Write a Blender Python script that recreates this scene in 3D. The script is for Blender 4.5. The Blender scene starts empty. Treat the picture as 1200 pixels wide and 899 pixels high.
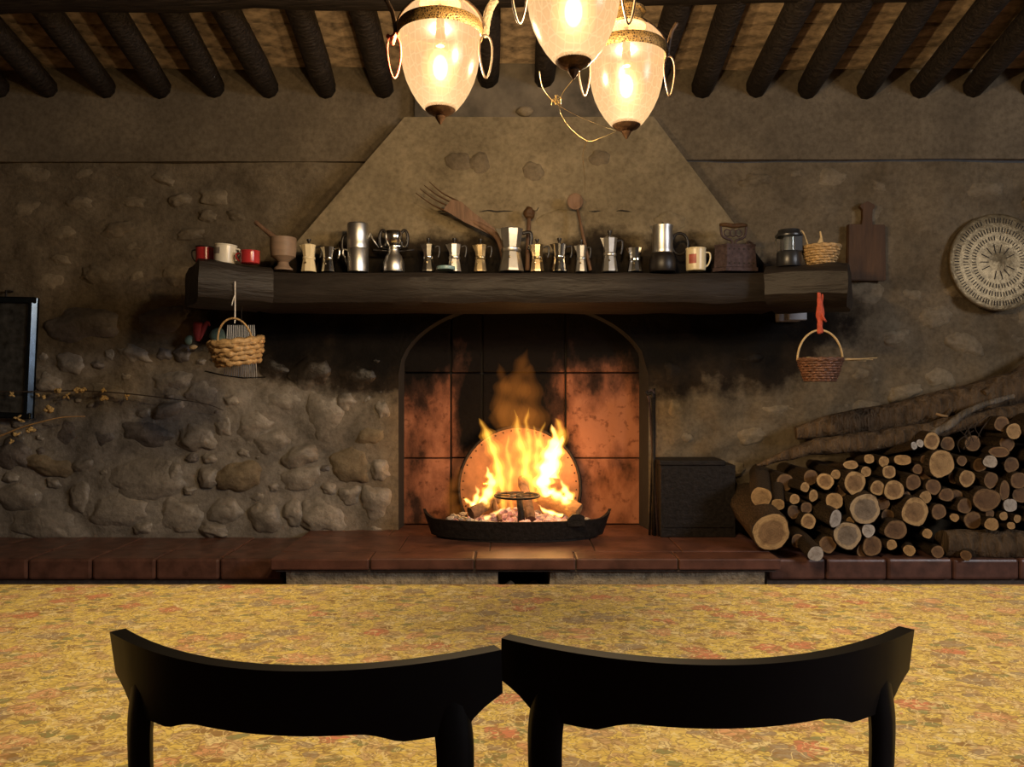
import bpy, bmesh, math, random
from mathutils import Vector, Matrix, noise as mnoise
random.seed(7)
PI = math.pi
scn = bpy.context.scene
COL = scn.collection

# ------------------------------------------------------------------ camera, world, lights, exposure
F = 900.0; CZ = 1.30
cam_d = bpy.data.cameras.new('camera'); cam_d.sensor_width = 36.0; cam_d.lens = 36.0 * F / 1200.0
cam_d.clip_start = 0.05
cam = bpy.data.objects.new('camera', cam_d); COL.objects.link(cam)
cam.location = (0, 0, CZ); cam.rotation_euler = (PI / 2, 0, 0)
scn.camera = cam
scn.view_settings.view_transform = 'Standard'
scn.view_settings.look = 'None'
scn.view_settings.gamma = 1.0
scn.view_settings.exposure = 0.0
scn.view_settings.use_curve_mapping = False
scn.cycles.use_denoising = True
scn.cycles.max_bounces = 8
scn.cycles.transparent_max_bounces = 16
scn.cycles.sample_clamp_indirect = 4.0

world = bpy.data.worlds.new('world'); scn.world = world; world.use_nodes = True
bgn = world.node_tree.nodes['Background']
bgn.inputs[0].default_value = (0.55, 0.7, 1.0, 1); bgn.inputs[1].default_value = 0.6

# daylight coming in through the high window of the right wall
wl = bpy.data.lights.new('window_daylight', 'AREA'); wl.shape = 'RECTANGLE'; wl.size = 1.5; wl.size_y = 1.0
wl.energy = 95; wl.color = (0.95, 0.95, 1.0)
wlo = bpy.data.objects.new('window_daylight', wl); COL.objects.link(wlo)
wlo.location = (4.55, -0.5, 2.55)
wlo.rotation_euler = (Vector((-5.2, 3.4, -1.0))).to_track_quat('-Z', 'Y').to_euler()
LAMP_W = 240.0; LAMP_COL = (1.0, 0.76, 0.47)
FIRE_W = 5.5

def P(px, py, d):
    return Vector(((px - 600.0) / F * d, d, CZ - (py - 449.5) / F * d))
def PX(px, d): return (px - 600.0) / F * d
def PZ(py, d): return CZ - (py - 449.5) / F * d

# ------------------------------------------------------------------ materials
def new_mat(name):
    m = bpy.data.materials.new(name); m.use_nodes = True
    nt = m.node_tree
    return m, nt, nt.nodes['Principled BSDF']
def node(nt, t, **kw):
    n = nt.nodes.new(t)
    for k, v in kw.items():
        if k in n.inputs: n.inputs[k].default_value = v
        else: setattr(n, k, v)
    return n
def ramp(nt, stops, interp='LINEAR'):
    r = nt.nodes.new('ShaderNodeValToRGB'); cr = r.color_ramp; cr.interpolation = interp
    while len(cr.elements) < len(stops): cr.elements.new(0.5)
    for e, (p, c) in zip(cr.elements, stops):
        e.position = p; e.color = (c[0], c[1], c[2], 1)
    return r
def plain(name, col, rough=0.6, metal=0.0, bump=0.0, scale=30.0, var=0.25, stretch=(1, 1, 1), spec=0.5, dist=0.01):
    m, nt, b = new_mat(name)
    tc = node(nt, 'ShaderNodeTexCoord'); mp = node(nt, 'ShaderNodeMapping'); mp.inputs['Scale'].default_value = stretch
    nt.links.new(tc.outputs['Object'], mp.inputs[0])
    nz = node(nt, 'ShaderNodeTexNoise', Scale=scale, Detail=5.0, Roughness=0.6)
    nt.links.new(mp.outputs[0], nz.inputs['Vector'])
    lo = [max(0, c * (1 - var)) for c in col]; hi = [min(1, c * (1 + var)) for c in col]
    r = ramp(nt, [(0.3, lo), (0.7, hi)])
    nt.links.new(nz.outputs[0], r.inputs[0]); nt.links.new(r.outputs[0], b.inputs['Base Color'])
    b.inputs['Roughness'].default_value = rough; b.inputs['Metallic'].default_value = metal
    b.inputs['Specular IOR Level'].default_value = spec
    if bump:
        bp = node(nt, 'ShaderNodeBump', Strength=bump, Distance=dist)
        nt.links.new(nz.outputs[0], bp.inputs['Height']); nt.links.new(bp.outputs[0], b.inputs['Normal'])
    return m

def wall_mat(name, base, alt, rough=0.85, bump=0.5, low=None):
    """old lime plaster: blotches, fine grain, world-space dark of soot plus painted shade under the mantel"""
    m, nt, b = new_mat(name)
    geo = node(nt, 'ShaderNodeNewGeometry')
    n1 = node(nt, 'ShaderNodeTexNoise', Scale=3.5, Detail=7.0, Roughness=0.62)
    n2 = node(nt, 'ShaderNodeTexNoise', Scale=38.0, Detail=6.0, Roughness=0.65)
    for n in (n1, n2): nt.links.new(geo.outputs['Position'], n.inputs['Vector'])
    r = ramp(nt, [(0.30, alt), (0.5, base), (0.72, [c * 1.35 for c in base])])
    nt.links.new(n1.outputs[0], r.inputs[0])
    mx = node(nt, 'ShaderNodeMixRGB', blend_type='MULTIPLY'); mx.inputs[0].default_value = 0.7
    r2 = ramp(nt, [(0.28, (0.45, 0.43, 0.4)), (0.6, (1, 1, 1))])
    nt.links.new(n2.outputs[0], r2.inputs[0]); nt.links.new(r.outputs[0], mx.inputs[1]); nt.links.new(r2.outputs[0], mx.inputs[2])
    # soot and the shade under the mantel, both put into the colour
    sep = node(nt, 'ShaderNodeSeparateXYZ'); nt.links.new(geo.outputs['Position'], sep.inputs[0])
    def mth(op, a, v=None, v2=None):
        n = node(nt, 'ShaderNodeMath', operation=op)
        if not isinstance(a, (int, float)): nt.links.new(a, n.inputs[0])
        else: n.inputs[0].default_value = a
        if v is not None:
            if isinstance(v, (int, float)): n.inputs[1].default_value = v
            else: nt.links.new(v, n.inputs[1])
        return n.outputs[0]
    dx = mth('DIVIDE', mth('ABSOLUTE', mth('SUBTRACT', sep.outputs[0], 0.1)), 1.75)
    dz = mth('DIVIDE', mth('ABSOLUTE', mth('SUBTRACT', sep.outputs[2], 1.62)), 0.42)
    d = mth('ADD', mth('POWER', dx, 4.0), mth('POWER', dz, 2.0))
    nsc = mth('MULTIPLY', mth('SUBTRACT', n1.outputs[0], 0.5), 1.6)
    d = mth('ADD', d, nsc)
    sr = ramp(nt, [(0.25, (0.03, 0.026, 0.024)), (0.75, (0.13, 0.11, 0.095)), (1.0, (1, 1, 1))])
    sr.color_ramp.elements[1].position = 0.7
    nt.links.new(d, sr.inputs[0])
    sx = node(nt, 'ShaderNodeMixRGB', blend_type='MULTIPLY'); sx.inputs[0].default_value = 1.0
    src = mx.outputs[0]
    if low:      # base colour turns greyer and paler low down left of the fire
        zl = mth('ADD', mth('MULTIPLY', mth('SUBTRACT', 1.48, sep.outputs[2]), 3.2), mth('MULTIPLY', mth('SUBTRACT', n1.outputs[0], 0.5), 1.5))
        xl = mth('MULTIPLY', mth('SUBTRACT', -0.55, sep.outputs[0]), 2.5)
        mn_ = node(nt, 'ShaderNodeMath', operation='MINIMUM'); mn_.use_clamp = True; nt.links.new(zl, mn_.inputs[0]); nt.links.new(xl, mn_.inputs[1])
        rl = ramp(nt, [(0.30, [c * .62 for c in low]), (0.5, low), (0.72, [c * 1.4 for c in low])]); nt.links.new(n1.outputs[0], rl.inputs[0])
        ml = node(nt, 'ShaderNodeMixRGB', blend_type='MULTIPLY'); ml.inputs[0].default_value = 0.7; nt.links.new(rl.outputs[0], ml.inputs[1]); nt.links.new(r2.outputs[0], ml.inputs[2])
        mg = node(nt, 'ShaderNodeMixRGB'); nt.links.new(mn_.outputs[0], mg.inputs[0]); nt.links.new(src, mg.inputs[1]); nt.links.new(ml.outputs[0], mg.inputs[2]); src = mg.outputs[0]
    nt.links.new(src, sx.inputs[1]); nt.links.new(sr.outputs[0], sx.inputs[2])
    nt.links.new(sx.outputs[0], b.inputs['Base Color'])
    b.inputs['Roughness'].default_value = rough; b.inputs['Specular IOR Level'].default_value = 0.5 if rough < 0.7 else 0.18
    b1 = node(nt, 'ShaderNodeBump', Strength=bump, Distance=0.02); b2 = node(nt, 'ShaderNodeBump', Strength=bump, Distance=0.006)
    nt.links.new(n1.outputs[0], b1.inputs['Height']); nt.links.new(n2.outputs[0], b2.inputs['Height'])
    nt.links.new(b1.outputs[0], b2.inputs['Normal']); nt.links.new(b2.outputs[0], b.inputs['Normal'])
    return m

M = {}
M['plaster'] = wall_mat('old_plaster', (0.165, 0.128, 0.082), (0.105, 0.08, 0.05), bump=0.8, low=(0.25, 0.222, 0.186))
M['band'] = wall_mat('plaster_band', (0.15, 0.118, 0.078), (0.115, 0.09, 0.06), bump=0.25)
M['hood'] = wall_mat('hood_plaster', (0.225, 0.178, 0.108), (0.16, 0.125, 0.074), bump=0.35)
M['stone_a'] = wall_mat('grey_stone', (0.26, 0.23, 0.19), (0.14, 0.122, 0.098), rough=0.45, bump=0.8)
M['stone_b'] = wall_mat('tan_stone', (0.23, 0.182, 0.118), (0.14, 0.108, 0.07), rough=0.7, bump=0.8)
M['stone_c'] = wall_mat('dark_stone', (0.15, 0.13, 0.115), (0.075, 0.066, 0.058), rough=0.5, bump=0.9)
M['beam'] = plain('charred_oak', (0.030, 0.022, 0.017), 0.55, bump=0.8, scale=9, stretch=(1, 8, 8), var=0.6, dist=0.02, spec=0.22)
M['mantel'] = plain('smoked_oak', (0.024, 0.019, 0.016), 0.5, bump=0.5, scale=4, stretch=(1, 6, 6), var=0.35, dist=0.02, spec=0.22)
M['ceil_tile'] = plain('old_ceiling_tile', (0.33, 0.235, 0.14), 0.85, bump=0.25, scale=3.2, var=0.8)
M['ceil_back'] = plain('ceiling_mortar', (0.09, 0.07, 0.045), 0.9, bump=0.3, scale=12)
M['floor'] = plain('floor_terracotta', (0.16, 0.07, 0.045), 0.6, bump=0.2, scale=12)
M['wall_in'] = plain('room_plaster', (0.24, 0.19, 0.13), 0.85, bump=0.3, scale=5)
M['tile'] = plain('glazed_terracotta', (0.12, 0.056, 0.040), 0.38, bump=0.25, scale=14, var=0.45)
M['slab'] = plain('hearth_terracotta', (0.11, 0.047, 0.032), 0.42, bump=0.3, scale=9, var=0.5)
M['grout'] = plain('grout', (0.10, 0.08, 0.065), 0.9, bump=0.4, scale=40)
M['pier'] = plain('rough_masonry', (0.30, 0.25, 0.17), 0.85, bump=1.0, scale=14, var=0.5, dist=0.03)
M['black'] = plain('black_lacquer', (0.0025, 0.0025, 0.0025), 0.4, spec=0.2, scale=8)
M['alu'] = plain('brushed_aluminium', (0.66, 0.64, 0.60), 0.38, 1.0, scale=20, var=0.12)
M['chrome'] = plain('polished_steel', (0.72, 0.69, 0.62), 0.14, 1.0, scale=12, var=0.15)
M['brassy'] = plain('tarnished_metal', (0.55, 0.43, 0.25), 0.30, 1.0, scale=16, var=0.3)
M['cream'] = plain('cream_enamel', (0.78, 0.66, 0.42), 0.3, 0.0, var=0.06)
M['white'] = plain('white_enamel', (0.80, 0.76, 0.66), 0.25, var=0.05)
M['red'] = plain('red_enamel', (0.42, 0.03, 0.035), 0.22, var=0.12)
M['bakelite'] = plain('black_bakelite', (0.012, 0.009, 0.008), 0.42, var=0.2)
M['iron'] = plain('cast_iron', (0.022, 0.018, 0.016), 0.55, 0.3, bump=0.5, scale=50, var=0.4, spec=0.22)
M['rust'] = plain('rusted_iron', (0.075, 0.05, 0.05), 0.6, 0.4, bump=0.5, scale=60, var=0.35, spec=0.22)
M['wood'] = plain('brown_wood', (0.15, 0.085, 0.05), 0.55, bump=0.3, scale=6, stretch=(9, 9, 1), var=0.35, spec=0.22)
M['wood_dark'] = plain('dark_board', (0.075, 0.036, 0.013), 0.6, bump=0.25, scale=5, stretch=(9, 9, 1), var=0.3, spec=0.22)
M['mortar_wood'] = plain('pale_turned_wood', (0.24, 0.165, 0.115), 0.5, bump=0.15, scale=6, stretch=(1, 1, 6), var=0.2, spec=0.22)
M['wicker'] = plain('tan_wicker', (0.42, 0.27, 0.12), 0.55, bump=0.4, scale=60, var=0.45)
M['wicker_dark'] = plain('brown_wicker', (0.16, 0.075, 0.045), 0.45, bump=0.4, scale=60, var=0.5)
M['straw'] = plain('straw', (0.55, 0.40, 0.20), 0.6, scale=40, var=0.3)
M['twig'] = plain('dark_twig', (0.05, 0.035, 0.025), 0.8, scale=40)
M['twig_pale'] = plain('pale_twig', (0.42, 0.24, 0.09), 0.6, scale=40, var=0.3)
M['hop'] = plain('dried_flower', (0.50, 0.34, 0.13), 0.8, bump=0.6, scale=90, var=0.5)
M['cloth_red'] = plain('red_cloth', (0.50, 0.085, 0.045), 0.85, bump=0.4, scale=80, var=0.25)
M['petal'] = plain('red_felt', (0.30, 0.035, 0.035), 0.8, scale=40, var=0.2)
M['leaf'] = plain('grey_green_felt', (0.16, 0.25, 0.20), 0.8, scale=40, var=0.25)
M['string'] = plain('white_string', (0.75, 0.72, 0.68), 0.7, scale=60, var=0.1)
M['socket'] = plain('grey_plastic', (0.36, 0.37, 0.40), 0.35, var=0.06)
M['rope'] = plain('rope_wrap', (0.26, 0.19, 0.11), 0.8, bump=0.8, scale=120, var=0.5)
M['strap'] = plain('leather_strap', (0.055, 0.030, 0.013), 0.55, scale=60, var=0.3)
M['gold'] = plain('gilt_wire', (0.55, 0.40, 0.16), 0.35, 1.0, scale=40, var=0.2)
M['frame'] = plain('dark_glossy_frame', (0.040, 0.055, 0.075), 0.24, 1.0, scale=20)
M['slate'] = plain('dark_print', (0.045, 0.045, 0.042), 0.3, scale=25, var=0.8)
M['bark'] = plain('bark', (0.115, 0.075, 0.042), 0.85, bump=1.0, scale=5, stretch=(5, 5, 1), var=0.6, dist=0.05, spec=0.22)
M['bark_grey'] = plain('grey_bark', (0.16, 0.13, 0.095), 0.85, bump=1.0, scale=5, stretch=(5, 5, 1), var=0.6, dist=0.05)
M['blue_lid'] = plain('blue_green_enamel', (0.20, 0.33, 0.36), 0.4, var=0.1)
M['print_grey'] = plain('grey_print', (0.25, 0.22, 0.21), 0.5)
M['print_red'] = plain('red_print', (0.42, 0.10, 0.07), 0.5)
M['tray'] = plain('perforated_metal', (0.19, 0.138, 0.07), 0.4, 0.65, bump=0.3, scale=30, var=0.35)
M['tray_dark'] = plain('tray_slots', (0.02, 0.015, 0.01), 0.8)
M['lantern'] = plain('lantern_black', (0.018, 0.018, 0.02), 0.35, var=0.15)
M['silver'] = plain('dull_silver', (0.55, 0.56, 0.57), 0.4, 0.3, var=0.1)
M['ash'] = plain('wood_ash', (0.38, 0.34, 0.31), 0.95, bump=0.6, scale=60, var=0.4)

def glass_mat(name, col, rough=0.02):
    m, nt, b = new_mat(name)
    b.inputs['Base Color'].default_value = (*col, 1); b.inputs['Roughness'].default_value = rough
    b.inputs['Transmission Weight'].default_value = 1.0
    return m
M['lglass'] = glass_mat('lantern_glass', (0.85, 0.92, 0.95))

def band_mat():
    m, nt, b = new_mat('embossed_band')
    tc = node(nt, 'ShaderNodeTexCoord')
    v = node(nt, 'ShaderNodeTexVoronoi', Scale=170.0, feature='DISTANCE_TO_EDGE')
    nt.links.new(tc.outputs['Object'], v.inputs['Vector'])
    r = ramp(nt, [(0.03, (0.36, 0.22, 0.07)), (0.25, (0.05, 0.03, 0.015))])
    nt.links.new(v.outputs['Distance'], r.inputs[0]); nt.links.new(r.outputs[0], b.inputs['Base Color'])
    b.inputs['Metallic'].default_value = 0.6; b.inputs['Roughness'].default_value = 0.45
    bp = node(nt, 'ShaderNodeBump', Strength=0.6, Distance=0.003); bp.invert = True
    nt.links.new(v.outputs['Distance'], bp.inputs['Height']); nt.links.new(bp.outputs[0], b.inputs['Normal'])
    return m
M['band_brass'] = band_mat()
M['cap'] = plain('dark_bronze', (0.10, 0.055, 0.03), 0.4, 0.7, bump=0.4, scale=60, var=0.4)

def shade_mat():
    """frosted pressed glass of a lit lamp: glows, and lets the bulb show through"""
    m = bpy.data.materials.new('frosted_lamp_glass'); m.use_nodes = True; nt = m.node_tree
    nt.nodes.clear()
    out = node(nt, 'ShaderNodeOutputMaterial')
    tc = node(nt, 'ShaderNodeTexCoord'); mp = node(nt, 'ShaderNodeMapping')
    mp.inputs['Scale'].default_value = (1, 1, 0.62)
    nt.links.new(tc.outputs['Object'], mp.inputs[0])
    v = node(nt, 'ShaderNodeTexVoronoi', Scale=62.0, feature='DISTANCE_TO_EDGE', Randomness=0.35)
    nt.links.new(mp.outputs[0], v.inputs['Vector'])
    r = ramp(nt, [(0.0, (0.95, 0.58, 0.27)), (0.10, (0.82, 0.46, 0.20)), (0.5, (0.86, 0.49, 0.21))])
    nt.links.new(v.outputs['Distance'], r.inputs[0])
    em = node(nt, 'ShaderNodeEmission', Strength=1.2); nt.links.new(r.outputs[0], em.inputs[0])
    tr = node(nt, 'ShaderNodeBsdfTransparent'); tr.inputs[0].default_value = (1, 0.93, 0.82, 1)
    gl = node(nt, 'ShaderNodeBsdfGlossy', Roughness=0.25)
    mx = node(nt, 'ShaderNodeMixShader'); mx.inputs[0].default_value = 0.14
    nt.links.new(em.outputs[0], mx.inputs[1]); nt.links.new(tr.outputs[0], mx.inputs[2])
    m2 = node(nt, 'ShaderNodeMixShader'); m2.inputs[0].default_value = 0.04
    nt.links.new(mx.outputs[0], m2.inputs[1]); nt.links.new(gl.outputs[0], m2.inputs[2])
    nt.links.new(m2.outputs[0], out.inputs['Surface'])
    return m
M['shade'] = shade_mat()

def vol_mat(name, col, strength):
    m = bpy.data.materials.new(name); m.use_nodes = True; nt = m.node_tree; nt.nodes.clear()
    out = node(nt, 'ShaderNodeOutputMaterial'); em = node(nt, 'ShaderNodeEmission', Strength=strength)
    em.inputs[0].default_value = (*col, 1); nt.links.new(em.outputs[0], out.inputs['Volume'])
    return m
M['bulb_glow'] = vol_mat('bulb_glow', (1.0, 0.60, 0.20), 40)
M['bulb'] = vol_mat('glowing_bulb', (1.0, 0.66, 0.25), 110)
M['bulb_core'] = vol_mat('glowing_filament', (1.0, 0.80, 0.5), 600)
M['fl_hot'] = vol_mat('flame_white', (1.0, 0.66, 0.24), 85)
M['fl_yel'] = vol_mat('flame_yellow', (1.0, 0.50, 0.07), 40)
M['fl_s'] = vol_mat('flame_sheath', (1.0, 0.34, 0.03), 7)
M['fl_mid'] = vol_mat('flame_body', (1.0, 0.46, 0.05), 18)
M['fl_org'] = vol_mat('flame_orange', (1.0, 0.30, 0.04), 0.95)

def ember_mat():
    m, nt, b = new_mat('glowing_embers')
    tc = node(nt, 'ShaderNodeTexCoord'); nz = node(nt, 'ShaderNodeTexNoise', Scale=22.0, Detail=4.0)
    nt.links.new(tc.outputs['Object'], nz.inputs['Vector'])
    r = ramp(nt, [(0.40, (0.12, 0.05, 0.045)), (0.55, (0.75, 0.20, 0.12)), (0.7, (1.0, 0.55, 0.35))])
    nt.links.new(nz.outputs[0], r.inputs[0])
    b.inputs['Base Color'].default_value = (0.25, 0.2, 0.18, 1); b.inputs['Roughness'].default_value = 0.95
    nt.links.new(r.outputs[0], b.inputs['Emission Color']); b.inputs['Emission Strength'].default_value = 0.75
    bp = node(nt, 'ShaderNodeBump', Strength=0.8, Distance=0.02); nt.links.new(nz.outputs[0], bp.inputs['Height']); nt.links.new(bp.outputs[0], b.inputs['Normal'])
    return m
M['ember'] = ember_mat()

def terracotta_mat():
    m, nt, b = new_mat('sooty_terracotta')
    geo = node(nt, 'ShaderNodeNewGeometry')
    n1 = node(nt, 'ShaderNodeTexNoise', Scale=4.0, Detail=7.0, Roughness=0.6); n2 = node(nt, 'ShaderNodeTexNoise', Scale=30.0, Detail=5.0)
    mp = node(nt, 'ShaderNodeMapping'); mp.inputs['Scale'].default_value = (1.3, 1, 0.75)
    nt.links.new(geo.outputs['Position'], mp.inputs[0])
    nt.links.new(mp.outputs[0], n1.inputs['Vector']); nt.links.new(geo.outputs['Position'], n2.inputs['Vector'])
    sep = node(nt, 'ShaderNodeSeparateXYZ'); nt.links.new(geo.outputs['Position'], sep.inputs[0])
    # soot gathers with height and in the middle of the fireback
    def mth(op, a, v):
        n = node(nt, 'ShaderNodeMath', operation=op); nt.links.new(a, n.inputs[0])
        if isinstance(v, (int, float)): n.inputs[1].default_value = v
        else: nt.links.new(v, n.inputs[1])
        return n.outputs[0]
    h = mth('MULTIPLY', mth('SUBTRACT', sep.outputs[2], 1.16), 2.4)
    cx = mth('SUBTRACT', 0.52, 0.0) if False else None
    ax = node(nt, 'ShaderNodeMath', operation='ABSOLUTE'); nt.links.new(mth('ADD', sep.outputs[0], 0.02), ax.inputs[0])
    mid = mth('SUBTRACT', mth('MULTIPLY', ax.outputs[0], -5.5), -2.05)       # high in the middle column
    midz = mth('MULTIPLY', mth('SUBTRACT', sep.outputs[2], 0.84), 5.0)
    mn = node(nt, 'ShaderNodeMath', operation='MINIMUM'); nt.links.new(mid, mn.inputs[0]); nt.links.new(midz, mn.inputs[1])
    mxn = node(nt, 'ShaderNodeMath', operation='MAXIMUM'); nt.links.new(mn.outputs[0], mxn.inputs[0]); nt.links.new(h, mxn.inputs[1])
    flo = node(nt, 'ShaderNodeMath', operation='MAXIMUM'); nt.links.new(mxn.outputs[0], flo.inputs[0]); flo.inputs[1].default_value = 0.10
    s = mth('ADD', flo.outputs[0], mth('MULTIPLY', mth('SUBTRACT', n1.outputs[0], 0.47), 2.3))
    r = ramp(nt, [(0.0, (0.36, 0.155, 0.09)), (0.26, (0.21, 0.085, 0.048)), (0.5, (0.045, 0.022, 0.015)), (0.72, (0.006, 0.0045, 0.004))])
    nt.links.new(s, r.inputs[0])
    r2 = ramp(nt, [(0.28, (0.35, 0.3, 0.28)), (0.42, (1, 1, 1))]); nt.links.new(n2.outputs[0], r2.inputs[0])
    mx = node(nt, 'ShaderNodeMixRGB', blend_type='MULTIPLY'); mx.inputs[0].default_value = 0.8
    nt.links.new(r.outputs[0], mx.inputs[1]); nt.links.new(r2.outputs[0], mx.inputs[2]); nt.links.new(mx.outputs[0], b.inputs['Base Color'])
    b.inputs['Roughness'].default_value = 0.8; b.inputs['Specular IOR Level'].default_value = 0.12
    bp = node(nt, 'ShaderNodeBump', Strength=0.4, Distance=0.01); nt.links.new(n2.outputs[0], bp.inputs['Height']); nt.links.new(bp.outputs[0], b.inputs['Normal'])
    return m
M['terra'] = terracotta_mat()

def end_mat(name, ringc, heart, edge=0.72):
    """sawn log end: pale sapwood ring round a darker heart, growth rings (object space radius)"""
    m, nt, b = new_mat(name)
    tc = node(nt, 'ShaderNodeTexCoord'); sep = node(nt, 'ShaderNodeSeparateXYZ'); nt.links.new(tc.outputs['Object'], sep.inputs[0])
    cb = node(nt, 'ShaderNodeCombineXYZ'); nt.links.new(sep.outputs[0], cb.inputs[0]); nt.links.new(sep.outputs[2], cb.inputs[1])
    ln = node(nt, 'ShaderNodeVectorMath', operation='LENGTH'); nt.links.new(cb.outputs[0], ln.inputs[0])
    nz = node(nt, 'ShaderNodeTexNoise', Scale=3.0, Detail=5.0); nt.links.new(tc.outputs['Object'], nz.inputs['Vector'])
    ad = node(nt, 'ShaderNodeMath', operation='MULTIPLY_ADD'); nt.links.new(nz.outputs[0], ad.inputs[0]); ad.inputs[1].default_value = 0.30
    nt.links.new(ln.outputs['Value'], ad.inputs[2])
    r = ramp(nt, [(0.0, [c * 0.8 for c in heart]), (edge, heart), (edge + 0.06, ringc), (1.0, [c * 1.05 for c in ringc])])
    sc = node(nt, 'ShaderNodeMath', operation='MULTIPLY'); sc.inputs[1].default_value = 0.88
    nt.links.new(ad.outputs[0], sc.inputs[0]); nt.links.new(sc.outputs[0], r.inputs[0])
    w = node(nt, 'ShaderNodeMath', operation='SINE'); ws = node(nt, 'ShaderNodeMath', operation='MULTIPLY'); ws.inputs[1].default_value = 55.0
    nt.links.new(ad.outputs[0], ws.inputs[0]); nt.links.new(ws.outputs[0], w.inputs[0])
    rr = ramp(nt, [(0.0, (0.8, 0.78, 0.75)), (1.0, (1, 1, 1))]); nt.links.new(w.outputs[0], rr.inputs[0])
    mx = node(nt, 'ShaderNodeMixRGB', blend_type='MULTIPLY'); mx.inputs[0].default_value = 0.8
    nt.links.new(r.outputs[0], mx.inputs[1]); nt.links.new(rr.outputs[0], mx.inputs[2]); n3 = node(nt, 'ShaderNodeTexNoise', Scale=2.2, Detail=6.0, Roughness=0.7); oi = node(nt, 'ShaderNodeObjectInfo')
    va = node(nt, 'ShaderNodeVectorMath', operation='ADD'); nt.links.new(tc.outputs['Object'], va.inputs[0]); nt.links.new(oi.outputs['Location'], va.inputs[1]); nt.links.new(va.outputs[0], n3.inputs['Vector'])
    r3 = ramp(nt, [(0.32, (0.45, 0.40, 0.35)), (0.55, (1, 1, 1))]); nt.links.new(n3.outputs[0], r3.inputs[0])
    m3 = node(nt, 'ShaderNodeMixRGB', blend_type='MULTIPLY'); m3.inputs[0].default_value = 0.85; nt.links.new(mx.outputs[0], m3.inputs[1]); nt.links.new(r3.outputs[0], m3.inputs[2])
    nt.links.new(m3.outputs[0], b.inputs['Base Color'])
    b.inputs['Roughness'].default_value = 0.8
    return m
M['end_pale'] = end_mat('cut_pale', (0.60, 0.38, 0.16), (0.50, 0.31, 0.13), 0.8)
M['end_heart'] = end_mat('cut_heart', (0.60, 0.39, 0.17), (0.36, 0.215, 0.095), 0.72)
M['end_grey'] = end_mat('cut_grey', (0.56, 0.42, 0.25), (0.30, 0.24, 0.175), 0.74)
M['end_white'] = end_mat('cut_white', (0.62, 0.57, 0.50), (0.56, 0.51, 0.45))
M['end_brown'] = end_mat('cut_brown', (0.30, 0.175, 0.075), (0.20, 0.11, 0.05), 0.78)

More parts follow.
